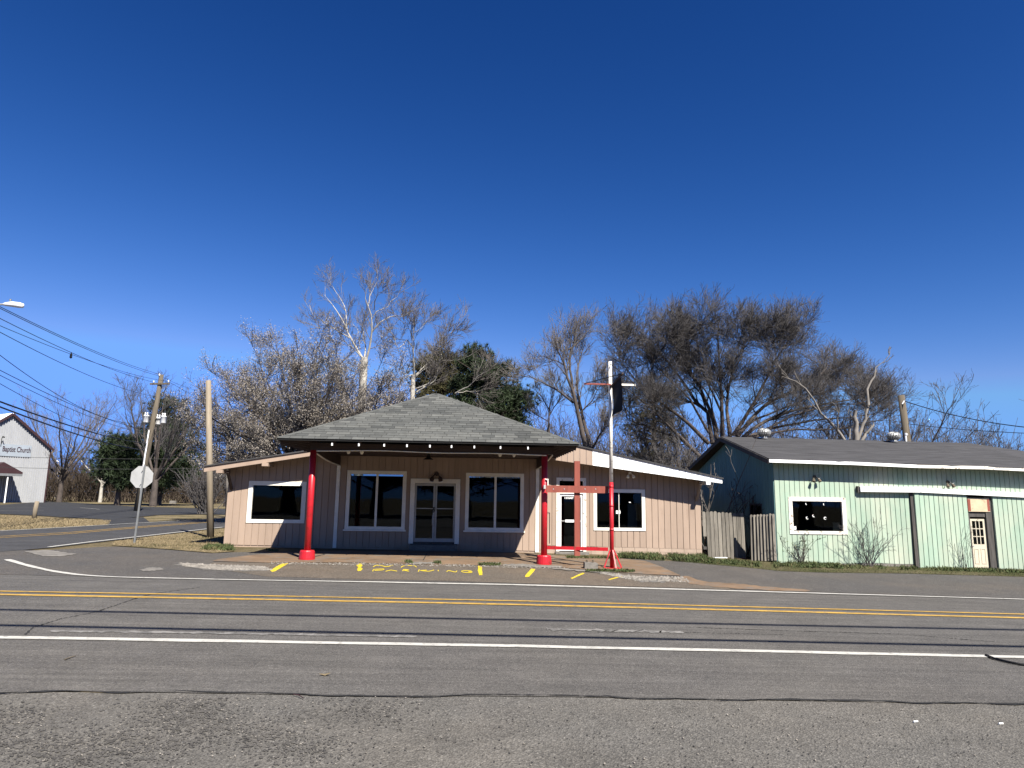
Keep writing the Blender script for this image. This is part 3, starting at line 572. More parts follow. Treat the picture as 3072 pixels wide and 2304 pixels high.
MB().box(CX0+.05, CX1-.05, 18.085, Y0-.02, PORCH_T+.005, PORCH_T+.02).build('porch_ceiling', 'brown', B1)
for px in (998.5, 1078.4, 1154, 1222, 1290.5, 1355, 1423, 1501, 1583):
    X = atY(px, 1334, 17.4)[0]; rt = MB().beam((X, EY+.06, EZ-.115), (X, 17.87, EZ+.1), .045, .09).build('rafter_tail', 'brown', ROOF)
    zc = atY(px, 1334, 17.33)[2]; MB().box(X-.02, X+.02, EY+.015, EY+.055, zc-.036, zc+.03).build('rafter_tip', 'white', rt) if False else None
    MB().box(X-.017, X+.017, EY-.012, EY+.03, EZ-.163, EZ-.1).build('rafter_tip', 'white', ROOF)
for X, s_, Xb in ((EX0, 1, CX0), (EX1, -1, CX1)):
    for y in np.arange(17.55, 22.4, .42):
        MB().beam((X+.03*s_, y, EZ-.1), (Xb-.03*s_, y, EZ+.02), .05, .11).build('rafter_tail', 'brown', ROOF)
for px, py, Y in ((1285, 1378, 19.5),):
    p = atY(px, py, Y); m = MB(); m.tube([(p[0], Y, PORCH_T), (p[0], Y, PORCH_T-.1), (p[0], Y, PORCH_T-.14), (p[0], Y, PORCH_T-.2)], [.05, .05, .06, .15], 14); m.build('ceiling_lamp', 'black', B1)
for px in (1045, 1085, 1500, 1542):
    p = atY(px, 1366, 18.6); MB().tube([(p[0], 18.6, PORCH_T), (p[0], 18.6, PORCH_T-.09), (p[0], 18.6, PORCH_T-.14)], [.04, .05, .025], 10).build('ceiling_socket', 'trim', B1)
# red posts
for px, py in ((920, 1685), (1633, 1696)):
    X = -3.93 if px < 1000 else 2.09; zg = float(gz(X, 18.05))
    po = MB().tube([(X, 18.05, zg+.1), (X, 18.05, 1.6), (X, 18.05, 2.845)], .082, 20).build('red_post', 'red', B1, True)
    MB().tube([(X, 18.05, zg-.03), (X, 18.05, zg+.06), (X, 18.05, zg+.22), (X, 18.05, zg+.25), (X, 18.05, zg+.255)], [.2, .2, .185, .165, .09], 22).build('post_footing', 'red', po)
    MB().box(X-.06, X+.06, 17.99, 18.11, 2.70, 2.838).build('post_cap', 'red', po)
X = 2.09; p = atY(1640, 1448, 17.95); m = MB(); m.box(p[0]-.03, p[0]+.045, 17.93, 17.966, p[2]+.07, p[2]+.1); m.box(p[0]+.02, p[0]+.045, 17.93, 17.966, p[2]-.08, p[2]+.07); m.build('white_bracket', 'trim', B1)
MB().box(X-.035, X+.02, 17.9, 17.97, p[2]-.16, p[2]-.06).build('bulb_socket', 'steel', B1)
# rail between post and pole
PB = G(1836, 1706); PY = PB[1]
ra, rb_ = atY(1640, 1643, 18.0), atY(1828, 1648, PY)
RAIL = MB().beam((2.17, 18.03, ra[2]), (rb_[0]-.03, PY+.01, rb_[2]), .05, .085).build('rail', 'red'); tag(RAIL, 'low red timber rail joining the red post to the flagpole', 'rail')
# things inside
p = atY(1688, 1640, Y0+.2); q = atY(1745, 1617, Y0+.2)
bx = thing('carton', (p[0]+.3, Y0+.4, gz(4, Y0)), 'tan cardboard carton with maroon print behind the glass of the single door', 'box')
zf = we[2]+.03
MB().box(p[0]+.02, p[0]+.34, Y0+.16, Y0+.5, zf-.02, zf+.44).build('carton_body', 'card', bx); MB().box(p[0]+.345, p[0]+.62, Y0+.15, Y0+.5, zf-.02, zf+.41).build('carton_body', 'card', bx)
MB().box(p[0]+.346, p[0]+.619, Y0+.146, Y0+.149, zf+.33, zf+.408).build('carton_print', 'box_red', bx); MB().box(p[0]+.346, p[0]+.619, Y0+.146, Y0+.149, zf-.01, zf+.08).build('carton_print', 'box_red', bx)
MB().box(ww[1]-.45, ww[1]-.14, Y0+.5, Y0+.53, .2, 1.55).build('pale_panel', 'alu', B1)
# pipes on wall
MB().tube([(2.55, Y0-.03, 1.25), (2.72, Y0-.03, 1.25), (2.72, Y0-.03, .3)], .008, 6).build('wall_pipe', 'black', B1)
# ================================================================ wooden cross
a, b = atY(1731, 1383.5, 17.86), atY(1730, 1667.4, 17.86)
CR = thing('wooden_cross', (a[0], 17.86, b[2]), 'tall red brown timber cross fixed between the post and pole', 'cross')
MB().box(a[0]-.072, a[0]+.072, 17.82, 17.9, b[2], a[2]).build('upright', 'crosswood', CR)
l, r_ = atY(1638, 1466, 17.79), atY(1825, 1467.5, 17.79)
MB().box(l[0], r_[0], 17.765, 17.817, l[2]-.095, l[2]+.085).build('arm', 'crosswood', CR)
for px in (1660, 1693, 1755, 1787): q = atY(px, 1467, 17.76); MB().tube([(q[0], 17.765, q[2]), (q[0], 17.755, q[2])], .014, 8).build('bolt', 'steel', CR)
# ================================================================ flagpole with crossbars and banner
px_, zg = PB[0], float(gz(PB[0], PB[1])); top = atY(1829, 1085, PY)[2]; red = atY(1832, 1447, PY)[2]
FP = thing('banner_pole', (px_, PY, zg), 'tall round pole painted white above and red below with crossbars', 'pole')
MB().tube([(px_, PY, zg+.02), (px_, PY, red)], .054, 18).build('pole_lower', 'red', FP, True); MB().tube([(px_, PY, red), (px_, PY, top)], [.05, .044], 18).build('pole_upper', 'peel', FP, True)
for z in (red-.13, red-.62, red-1.22): MB().tube([(px_, PY, z), (px_, PY, z+.05)], .059, 18).build('pole_band', 'red', FP, True)
MB().box(px_-.2, px_+.2, PY-.2, PY+.2, zg+.0, zg+.03).build('base_plate', 'red', FP)
for ang in (-2.75, -1.35, -.3): d = Vector((math.cos(ang), math.sin(ang), 0)); c = Vector((px_, PY, zg)); MB().beam(c+d*.24+Vector((0, 0, .03)), c+d*.055+Vector((0, 0, .46)), .03, .035).build('gusset', 'red', FP)
bl, br = atY(1752, 1151, PY-.05), atY(1906, 1156, PY-.05); zb_ = (bl[2]+br[2])/2
MB().beam((bl[0], PY-.065, zb_), (px_, PY-.065, zb_), .04, .04).build('crossbar', 'crosswood', FP); MB().beam((px_, PY-.065, zb_), (br[0], PY-.065, zb_), .045, .05).build('crossbar', 'peel', FP)
tipY = PY-1.05; tip = atY(1868, 1120, tipY); back = atY(1822, 1173, PY+.25)
MB().beam((back[0], PY+.25, back[2]), tip, .04, .045).build('crossbar', 'brown', FP)
for a_, b_ in (((px_, PY, top-.06), tip), ((bl[0], PY-.065, zb_), tip), ((br[0], PY-.065, zb_), tip)): MB().tube([a_, b_], .011, 5).build('stay_cable', 'wire', FP)
# banner hanging under the front bar
n1, n2 = 8, 14; b0 = Vector(lerp(np.array([px_, PY, zb_]), tip, .12)); b1 = Vector(lerp(np.array([px_, PY, zb_]), tip, .86)); zlo = atY(1850, 1250, PY-.5)[2]; V = []; Fc = []
for s_ in (0, 1):
    for j in range(n2+1):
        for i in range(n1+1):
            u, v_ = i/n1, j/n2; q = b0.lerp(b1, u); z = lerp(q.z-.06, zlo+.12*u, v_); wv = .05*v_*math.sin(u*5+v_*3)+.03*math.sin(v_*4); V.append((q.x+wv+.006*s_, q.y+.04*v_*math.sin(v_*3), z))
nn_ = (n1+1)*(n2+1)
for j in range(n2):
    for i in range(n1):
        k = j*(n1+1)+i; Fc.append((k, k+1, k+n1+2, k+n1+1)); Fc.append((k+nn_+n1+1, k+nn_+n1+2, k+nn_+1, k+nn_))
BN = MB().add(V, Fc).build('banner', 'banner', None, True); tag(BN, 'black cloth banner hanging from the pole\'s front crossbar', 'banner')
# concrete block by the pole
p = G(1772, 1708); BK = thing('concrete_block', (p[0], p[1], gz(p[0], p[1])), 'low grey concrete block with two rusty bolts beside the pole', 'block')
z = float(gz(p[0], p[1])); m = MB(); m.hexa([(p[0]-.17, p[1]-.1, z-.01), (p[0]+.17, p[1]-.1, z-.01), (p[0]+.17, p[1]+.12, z-.01), (p[0]-.17, p[1]+.12, z-.01)], [(p[0]-.16, p[1]-.09, z+.17), (p[0]+.165, p[1]-.1, z+.15), (p[0]+.16, p[1]+.11, z+.16), (p[0]-.165, p[1]+.11, z+.18)]); m.build('block_body', 'concrete', BK)
for dx in (-.09, .06): MB().tube([(p[0]+dx, p[1], z+.14), (p[0]+dx, p[1], z+.2), (p[0]+dx, p[1], z+.205), (p[0]+dx, p[1], z+.23)], [.012, .012, .03, .028], 8).build('anchor_bolt', 'util_wood', BK)
# ================================================================ green building
GY = 21.0; GX0, GX1 = 9.66, 22.6
RYg = 24.8; rp = atX(2161.5, 1315, 9.34); RZ = float(rp[2]); RYg = float(rp[1])
BY = 2*RYg-GY
def ez(x): return lerp(2.94, 2.80, (x-9.4)/8.5)      # eave height, sags to the right
def rz_(x): return lerp(RZ, RZ-.04, (x-9.4)/9)
B2 = thing('green_shed', (16, GY, float(gz(16, GY))), 'long mint green shed with dark roof and sliding doors', 'building')
gw = rectpx([(2363.7, 1489.6), (2535.4, 1494.8), (2368.6, 1600.6), (2540, 1604.6)], GY)
dx0, dx1 = atY(2905, 1600, GY)[0], atY(2977, 1600, GY)[0]     # doorway
sx0 = atY(2740, 1600, GY)[0]; dz1 = atY(2940, 1483, GY)[2]
def gb(x): return float(gz(x, GY))
def zbg(x): return gb(x)+lerp(.03, .13, min(1, max(0, (x-9.7)/4.2)))+.015*math.sin(x*3.1)
OPG = [shr(gw), (dx0, dx1, -1, dz1)]
siding(B2, 'siding_board', GX0, GX1, .162, .02, zbg, lambda x: ez(x)-.02, GY-.016, GY, OPG+[(sx0, dx0+.03, -1, dz1+.04), (dx1-.03, GX1-.5, -1, dz1+.04)], 'mint')
siding(B2, 'wall', GX0, GX1, 60, 0, lambda x: gb(x)-.2, lambda x: ez(x)-.02, GY+.001, GY+.1, OPG, 'mint', join=True)
MB().hexa([(GX0+.01, GY-.009, gb(GX0)-.1), (sx0, GY-.009, gb(sx0)-.1), (sx0, GY-.0005, gb(sx0)-.1), (GX0+.01, GY-.0005, gb(GX0)-.1)], [(GX0+.01, GY-.009, gb(GX0)+.02), (sx0, GY-.009, gb(sx0)+.125), (sx0, GY-.0005, gb(sx0)+.125), (GX0+.01, GY-.0005, gb(GX0)+.02)]).build('foundation', 'concrete', B2)
# gable end wall facing the shop
def gt(y): return lerp(ez(GX0), RZ, 1-abs(y-RYg)/(RYg-GY))-.06
swn = atX(2265, 1527, GX0); swy = float(swn[1])
sw0, sw1 = float(atX(2287, 1560, GX0)[1]), float(atX(2255, 1560, GX0)[1]); swz1 = float(atX(2270, 1516, GX0)[2])
OPS = [(min(sw0, sw1), max(sw0, sw1), .9, swz1)]
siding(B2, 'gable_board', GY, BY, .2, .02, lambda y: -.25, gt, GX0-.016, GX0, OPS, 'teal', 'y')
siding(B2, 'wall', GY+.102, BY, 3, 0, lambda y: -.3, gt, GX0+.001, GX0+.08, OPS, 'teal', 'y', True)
m = MB(); a, b = OPS[0][0], OPS[0][1]
m.box(GX0-.03, GX0+.05, a-.06, a, .84, swz1+.06); m.box(GX0-.03, GX0+.05, b, b+.06, .84, swz1+.06); m.box(GX0-.03, GX0+.05, a, b, swz1, swz1+.06); m.box(GX0-.03, GX0+.05, a, b, .84, .9)
f = m.build('window', 'grey_board', B2); MB().box(GX0+.02, GX0+.026, a, b, .9, swz1).build('pane', 'glass', f)
MB().box(GX0, GX1, BY-.1, BY, -.4, 2.8).build('wall', 'mint', B2)
MB().box(GX1, GX1+.1, GY, BY, -.6, 2.7).build('wall', 'mint', B2)
room(B2, GX0+.1, GX1-.02, GY+.11, BY-.12, -.3, 2.7)
# roof
OV = .42; rx0 = 9.34; rxe = float(atY(2906, 1343, RYg)[0]); xe1 = GX1+.4; fs = (RZ-ez(9.4))/(RYg-(GY-OV)); ey0, ey1 = GY-OV, BY+OV
th = .06; cols = np.linspace(rx0, rxe, 14); mbr = MB()
for a, b in zip(cols[:-1], cols[1:]):
    wa, wb = .012*math.sin(a*1.7), .012*math.sin(b*1.7)
    P = [(a, ey0, ez(a)+wa), (b, ey0, ez(b)+wb), (b, RYg, rz_(b)), (a, RYg, rz_(a))]; mbr.hexa([up(q, 0) for q in P], [up(q, th) for q in P])
    P = [(a, RYg, rz_(a)), (b, RYg, rz_(b)), (b, ey1, ez(b)), (a, ey1, ez(a))]; mbr.hexa([up(q, 0) for q in P], [up(q, th) for q in P])
q0, q1, q2, q3 = (rxe, ey0, ez(rxe)), (xe1, ey0, ez(xe1)-.02), (rxe, RYg, rz_(rxe)), (xe1, ey1, ez(xe1)-.02); q4 = (rxe, ey1, ez(rxe))
mbr.add([up(q, th) for q in (q0, q1, q2, q3, q4)]+[q0, q1, q2, q3, q4], [(0, 1, 2), (1, 3, 2), (2, 3, 4), (5, 7, 6), (6, 7, 8), (7, 9, 8), (5, 6, 1, 0), (6, 8, 3, 1)])
RF2 = mbr.build('roof', 'dark_roof', B2)
# courses of roofing on the front slope as thin overlapping strips
for c in range(18):
    t0, t1 = c/18, (c+1.15)/18; m = MB()
    if t1 > 1: t1 = 1
    def rp_(x, t, e): return (x, lerp(ey0, RYg, t), lerp(ez(x), rz_(x), t)+th+e)
    jit = [random.uniform(-.012, .012) for _ in range(15)]
    for i, (a, b) in enumerate(zip(cols[:-1], cols[1:])):
        m.hexa([rp_(a, t0+jit[i], .002), rp_(b, t0+jit[i+1], .002), rp_(b, t1, .001), rp_(a, t1, .001)], [rp_(a, t0+jit[i], .016), rp_(b, t0+jit[i+1], .016), rp_(b, t1, .004), rp_(a, t1, .004)])
    m.build('shingle_course', 'dark_roof', RF2)
# fascia, slightly crooked white boards along the eave
xs_ = [9.34, 11.9, 14.1, 16.3, 18.6, 21, xe1]
for i, (a, b) in enumerate(zip(xs_[:-1], xs_[1:])):
    d0, d1 = (.0, .012, -.01, .02, 0, 0)[i], (.01, -.008, .02, -.01, 0, 0)[i]
    MB().hexa([(a, ey0-.028, ez(a)-.05+d0), (b-.01, ey0-.028, ez(b)-.05+d1), (b-.01, ey0-.004, ez(b)-.05+d1), (a, ey0-.004, ez(a)-.05+d0)], [(a, ey0-.028, ez(a)+.045+d0), (b-.01, ey0-.028, ez(b)+.045+d1), (b-.01, ey0-.004, ez(b)+.045+d1), (a, ey0-.004, ez(a)+.045+d0)]).build('fascia_board', 'peel' if i in (2, 3) else 'white', B2)
MB().hexa([(9.4, ey0, ez(9.4)-.012), (xe1, ey0, ez(xe1)-.012), (xe1, GY-.02, ez(xe1)-.012), (9.4, GY-.02, ez(9.4)-.012)], [(9.4, ey0, ez(9.4)-.002), (xe1, ey0, ez(xe1)-.022), (xe1, GY-.02, ez(xe1)-.002), (9.4, GY-.02, ez(9.4)-.002)]).build('soffit', 'brown', B2)
for ya, yb in ((ey0, RYg), (RYg, ey1)):
    za, zb_ = (ez(9.4), RZ) if ya < RYg else (RZ, ez(9.4)); MB().beam((9.33, ya, za-.03), (9.33, yb, zb_-.03), .035, .14).build('barge_board', 'grey_board', B2)
# window of the shed
f = window(B2, 'window', *gw, GY, .12, 'peel')
for a_, b_ in ((2422, 1511.5), (2475, 1513), (2424, 1554), (2443, 1547.5), (2477, 1555)):
    p = atY(a_, b_, GY); k = 7; m = MB().tube([(p[0]+.045*math.cos(u)+random.uniform(-.005, .005), GY+.022, p[2]+.035*math.sin(u)) for u in np.linspace(random.uniform(0, 3), random.uniform(3.5, 5.5), k)], [.004, .01, .014, .012, .014, .008, .003], 5); m.build('sticker_remnant', 'paper', f)
p = atY(2512, 1580, GY); MB().box(p[0]-.11, p[0]+.11, GY+.06, GY+.066, p[2]-.15, p[2]+.13).build('yellowed_card', 'stain', f)
p = atY(2383, 1584, GY); MB().box(p[0]-.06, p[0]+.07, GY+.02, GY+.026, p[2]-.05, p[2]+.05).build('paper_note', 'paper', f)
# sliding doors and rail
for a, b, Yd, zo in ((sx0+.06, dx0-.02, GY-.09, 0), (dx1+.03, GX1-.6, GY-.09, .01)):
    bk = MB().hexa([(a, Yd+.0, zbg(a)-.09), (b, Yd+.0, zbg(b)-.09), (b, Yd+.05, zbg(b)-.09), (a, Yd+.05, zbg(a)-.09)], [(a, Yd, dz1+.04), (b, Yd, dz1+.02), (b, Yd+.05, dz1+.02), (a, Yd+.05, dz1+.04)]).build('sliding_door', 'mint', B2)
    siding(bk, 'door_board', a, b, .162, .02, lambda x: zbg(x)-.1, lambda x: dz1+.03, Yd-.017, Yd-.001, [], 'mint')
MB().hexa([(sx0-.06, GY-.1, gb(sx0)-.03), (sx0+.05, GY-.1, gb(sx0)-.03), (sx0+.05, GY-.02, gb(sx0)-.03), (sx0-.06, GY-.02, gb(sx0)-.03)], [(sx0-.05, GY-.07, dz1+.02), (sx0+.03, GY-.07, dz1+.02), (sx0+.03, GY-.02, dz1+.02), (sx0-.05, GY-.02, dz1+.02)]).build('jamb_post', 'grey_board', B2)
t0, t1, t2 = atY(2581, 1468, GY-.15), atY(2760, 1470, GY-.15), atY(3072, 1485, GY-.15)
MB().hexa([(t0[0], GY-.17, t0[2]-.075), (t1[0], GY-.17, t1[2]-.075), (t1[0], GY-.017, t1[2]-.075), (t0[0], GY-.017, t0[2]-.075)], [(t0[0], GY-.17, t0[2]+.08), (t1[0], GY-.17, t1[2]+.09), (t1[0], GY-.017, t1[2]+.09), (t0[0], GY-.017, t0[2]+.08)]).build('door_track', 'white', B2)
xe = GX1-.5; ze = t2[2]+(t2[2]-t1[2])/(t2[0]-t1[0])*(xe-t2[0])
MB().hexa([(t1[0]+.012, GY-.18, t1[2]-.075), (xe, GY-.18, ze-.08), (xe, GY-.017, ze-.08), (t1[0]+.012, GY-.017, t1[2]-.075)], [(t1[0]+.012, GY-.18, t1[2]+.065), (xe, GY-.18, ze+.07), (xe, GY-.017, ze+.07), (t1[0]+.012, GY-.017, t1[2]+.065)]).build('door_track', 'white', B2)
MB().box(t0[0]-.06, t0[0]-.004, GY-.12, GY-.017, t0[2]-.1, t0[2]+.1).build('track_end', 'grey_board', B2)
# doorway
zg = gb((dx0+dx1)/2); m = MB(); m.box(dx0, dx0+.06, GY-.05, GY+.1, zg-.02, dz1); m.box(dx1-.2, dx1-.005, GY-.06, GY+.1, zg-.02, dz1); z1 = atY(2940, 1549, GY)[2]; z2 = atY(2940, 1536, GY)[2]
m.box(dx0+.06, dx1-.2, GY-.03, GY+.1, z1-.02, z2); m.box(dx0+.06, dx1-.2, GY-.03, GY+.1, dz1-.06, dz1)
dfm = m.build('door_frame', 'grey_board', B2)
MB().box(dx0+.02, dx1-.06, GY-.08, GY-.062, z2+.01, atY(2940, 1494, GY)[2]).build('sign_board', 'stain', B2); MB().box(dx0+.005, dx0+.1, GY-.084, GY-.081, z2+.03, z2+.4).build('sign_batten', 'crosswood', B2); MB().box(dx1-.14, dx1-.065, GY-.084, GY-.081, z2+.03, z2+.4).build('sign_batten', 'crosswood', B2)
da, db = dx0+.065, dx1-.205; dzb, dzt = zg+.01, atY(2940, 1557, GY)[2]
dr = MB(); gx0, gx1 = lerp(da, db, .16), lerp(da, db, .84); gz0, gz1 = lerp(dzb, dzt, .5), lerp(dzb, dzt, .96)
dr.box(da, gx0, GY, GY+.04, dzb, dzt); dr.box(gx1, db, GY, GY+.04, dzb, dzt); dr.box(gx0, gx1, GY, GY+.04, dzb, gz0); dr.box(gx0, gx1, GY, GY+.04, gz1, dzt)
dro = dr.build('panel_door', 'cream', B2)
for i in (1, 2): x = lerp(gx0, gx1, i/3); MB().box(x-.012, x+.012, GY-.004, GY+.03, gz0, gz1).build('glazing_bar', 'cream', dro); zz = lerp(gz0, gz1, i/3); MB().box(gx0, gx1, GY-.002, GY+.028, zz-.012, zz+.012).build('glazing_bar', 'cream', dro)
for i in range(3):
    for j in range(3): MB().box(lerp(gx0, gx1, i/3)+.012, lerp(gx0, gx1, (i+1)/3)-.012, GY+.01, GY+.014, lerp(gz0, gz1, j/3)+.012, lerp(gz0, gz1, (j+1)/3)-.012).build('pane', 'glass', dro)
for u0, u1 in ((.14, .44), (.56, .86)):
    a, b, c, d = lerp(da, db, u0), lerp(da, db, u1), lerp(dzb, dzt, .12), lerp(dzb, dzt, .42); m = MB()
    m.box(a, b, GY-.01, GY-.001, d-.025, d); m.box(a, b, GY-.01, GY-.001, c, c+.025); m.box(a, a+.025, GY-.01, GY-.001, c+.025, d-.025); m.box(b-.025, b, GY-.01, GY-.001, c+.025, d-.025); m.build('panel_moulding', 'cream', dro)
MB().tube([(da+.04, GY-.001, lerp(dzb, dzt, .46)), (da+.04, GY-.05, lerp(dzb, dzt, .46)), (da+.04, GY-.06, lerp(dzb, dzt, .46))], [.012, .02, .026], 10).build('door_knob', 'steel', dro)
for a_, b_ in ((2442, 1430), (2841, 1446)):
    p = atY(a_, b_, GY); f = flood(B2, (p[0], GY-.017, p[2]), .95, 'util_wood'); MB().tube([(p[0]+.1+.075*math.cos(u), GY-.1, p[2]+.02+.075*math.sin(u)) for u in np.linspace(0, 6.28, 14)], .006, 5).build('wire_guard', 'steel', f)
# roof vents
for a_, b_, nm in ((2293, 1328, 'left'), (2684, 1345, 'right')):
    p = atY(a_, b_, RYg-.35); z = float(lerp(ez(p[0]), rz_(p[0]), (RYg-.35-ey0)/(RYg-ey0)))+th+.01; c = (p[0], RYg-.35, z)
    v = MB().tube([(c[0], c[1], z-.02), (c[0], c[1], z+.1)], .12, 14).build('roof_vent', 'turbine', B2, True)
    for k in range(16):
        a0 = k*math.pi/8; pts = []
        for ph in np.linspace(-1.2, 1.35, 7):
            rr_ = .2*math.cos(ph)+.015; aa = a0+.25*(ph+1.2); pts.append((c[0]+rr_*math.cos(aa), c[1]+rr_*math.sin(aa), z+.24+.15*math.sin(ph)))
        MB().tube(pts, [.012, .026, .034, .036, .034, .026, .012], 5).build('vane', 'turbine', v)
    MB().tube([(c[0], c[1], z+.11), (c[0], c[1], z+.24), (c[0], c[1], z+.385), (c[0], c[1], z+.4)], [.1, .15, .07, .01], 14).build('vent_core', 'turbine', v, True)
# ================================================================ picket fences
def fence(label, tops, bots, Y, hang=None, Y2=None):
    Y2 = Y2 or Y; Ya_, Yb_ = Y, Y2
    xs_t = np.linspace(tops[0][0], tops[1][0], tops[2]+1); c0 = atY((tops[0][0]+tops[1][0])/2, bots[0][1], Y)
    F_ = thing('picket_fence', (c0[0], Y, gz(c0[0], Y)), label, 'fence'); n_ = tops[2]
    for i in range(n_):
        Y = lerp(Ya_, Yb_, (i+.5)/n_); u0, u1 = i/n_, (i+1)/n_; tl, tr = atY(lerp(tops[0][0], tops[1][0], u0), lerp(tops[0][1], tops[1][1], u0), Y), atY(lerp(tops[0][0], tops[1][0], u1), lerp(tops[0][1], tops[1][1], u1), Y)
        bl_, br_ = atY(lerp(bots[0][0], bots[1][0], u0), lerp(bots[0][1], bots[1][1], u0), Y), atY(lerp(bots[0][0], bots[1][0], u1), lerp(bots[0][1], bots[1][1], u1), Y)
        yj = random.uniform(-.008, .008); zt_ = (tl[2]+tr[2])/2+random.uniform(-.02, .02); zb_ = (bl_[2]+br_[2])/2+random.uniform(-.02, .015)
        if hang and i == 0: zb_ = hang
        g_ = .006+random.uniform(0, .006); x0t, x1t, x0b, x1b = tl[0]+g_, tr[0]-g_, bl_[0]+g_, br_[0]-g_
        if hang and i == 0: f_ = (zt_-hang)/(zt_-bl_[2]); x0b, x1b = lerp(x0t, x0b, f_), lerp(x1t, x1b, f_)
        w_ = (x1t-x0t); zs = zt_-w_*.45; prof = [(x0b, zb_), (x1b, zb_), (x1t, zs)]+[(lerp(x1t, x0t, .5-.5*math.cos(a)), zs+w_*.45*math.sin(a)) for a in np.linspace(.35, math.pi-.35, 5)]+[(x0t, zs)]
        k = len(prof); V = [(x, Y-.02+yj, z) for x, z in prof]+[(x, Y+yj, z) for x, z in prof]
        MB().add(V, [tuple(range(k)), tuple(range(2*k-1, k-1, -1))]+[(j, j+k, (j+1) % k+k, (j+1) % k) for j in range(k)]).build('picket', 'old_wood', F_)
    a, b = atY(*tops[0][:2], Ya_), atY(*tops[1][:2], Yb_)
    for z in (a[2]-.25, .2): MB().beam((a[0]+.03, Ya_+.04, z), (b[0]-.03, Yb_+.04, z), .05, .09).build('fence_rail', 'grey_board', F_)
    return F_
fence('weathered grey picket panel against the shop\'s corner, one picket short', ((2105, 1533), (2231, 1538), 11), ((2112, 1672), (2238, 1675)), 21.96, atY(2117, 1609, 21.96)[2])
fence('narrow darker picket panel leaning against the green shed', ((2249, 1543), (2324, 1541), 8), ((2253, 1681), (2331, 1681)), 21.35, None, 20.9)
p = G(2234, 1679); tag(MB().hexa([(p[0]-.07, p[1], p[2]-.01), (p[0]+.08, p[1]+.02, p[2]-.01), (p[0]+.08, p[1]+.1, p[2]-.01), (p[0]-.07, p[1]+.08, p[2]-.01)], [(p[0]-.07, p[1], p[2]+.055), (p[0]+.08, p[1]+.02, p[2]+.05), (p[0]+.08, p[1]+.1, p[2]+.05), (p[0]-.07, p[1]+.08, p[2]+.055)]).build('brick', 'brick'), 'single orange brick lying at the foot of the pickets', 'brick')
a, b = G(2140, 1676), G(2180, 1676); tag(MB().beam((a[0], a[1], a[2]+.03), (b[0], b[1], b[2]+.03), .06, .03).build('white_stick', 'white'), 'white painted stick lying in front of the picket panel', 'stick')
# ================================================================ stop sign seen from behind
p = G(402, 1632); q = Vector(atY(425, 1430, p[1])); zg = float(gz(p[0], p[1]))
SG = thing('stop_sign', (p[0], p[1], zg), 'back of an octagonal sign on a leaning steel post', 'sign')
topp = Vector(atY(434, 1395, p[1])); c = Vector(atY(424, 1431, p[1]-.06)); ax = (topp-Vector((p[0], p[1], zg))).normalized()
m = MB(); bs = Vector((p[0], p[1], zg-.05))
for dx, dy, w_, d_ in ((0, 0, .03, .012), (-.022, .012, .012, .03), (.022, .012, .012, .03)): m.beam(bs+Vector((dx, dy, 0)), topp+Vector((dx, dy, 0)), w_, d_)
m.build('sign_post', 'grey_steel', SG)
rgt = Vector((1, 0, 0)); rgt = (rgt-ax*rgt.dot(ax)).normalized(); nrm = rgt.cross(ax); Rg = .365; V = []
c = Vector(atY(424, 1431, p[1]))+nrm*(-.035 if nrm.y > 0 else .035)*-1
for dz in (-.002, .002):
    for k in range(8): a_ = math.pi/8+k*math.pi/4; V.append(c+(rgt*math.cos(a_)+ax*math.sin(a_))*Rg+nrm*dz)
MB().add(V, [tuple(range(8)), tuple(range(15, 7, -1))]+[(k, k+8, (k+1) % 8+8, (k+1) % 8) for k in range(8)]).build('sign_plate', 'steel', SG)
for s_ in (-.22, .2): d = c+ax*s_; MB().tube([d-nrm*.06, d+nrm*.06], .012, 8).build('bolt', 'steel', SG)
# ================================================================ poles
p = G(632, 1614); t_ = atY(625, 1142, p[1]); zg = float(gz(p[0], p[1]))
WP = tag(MB().tube([(p[0], p[1], zg-.05), (lerp(p[0], t_[0], .5)+.02, p[1], zg+2.6), (t_[0], p[1], t_[2])], [.125, .11, .095], 14).build('timber_pole', 'pole_wood', None, True), 'bare pale timber pole with a cut top beside the shop', 'pole')
p2 = G(682, 1552); t2_ = atY(684, 1288, p2[1]); zg2 = float(gz(p2[0], p2[1]))
WPB = thing('timber_pole', (p2[0], p2[1], zg2), 'thin whitish pole with wrapped cable across the side street', 'pole')
MB().tube([(p2[0], p2[1], zg2-.05), (t2_[0], p2[1], t2_[2])], [.13, .1], 10).build('pole_shaft', 'bark_pale', WPB, True)
MB().tube([(lerp(p2[0], t2_[0], u/30)+.14*math.cos(u*1.4), p2[1]+.14*math.sin(u*1.4), lerp(zg2+.3, zg2+3, u/30)) for u in range(31)], .015, 4).build('wrapped_cable', 'wire', WPB)
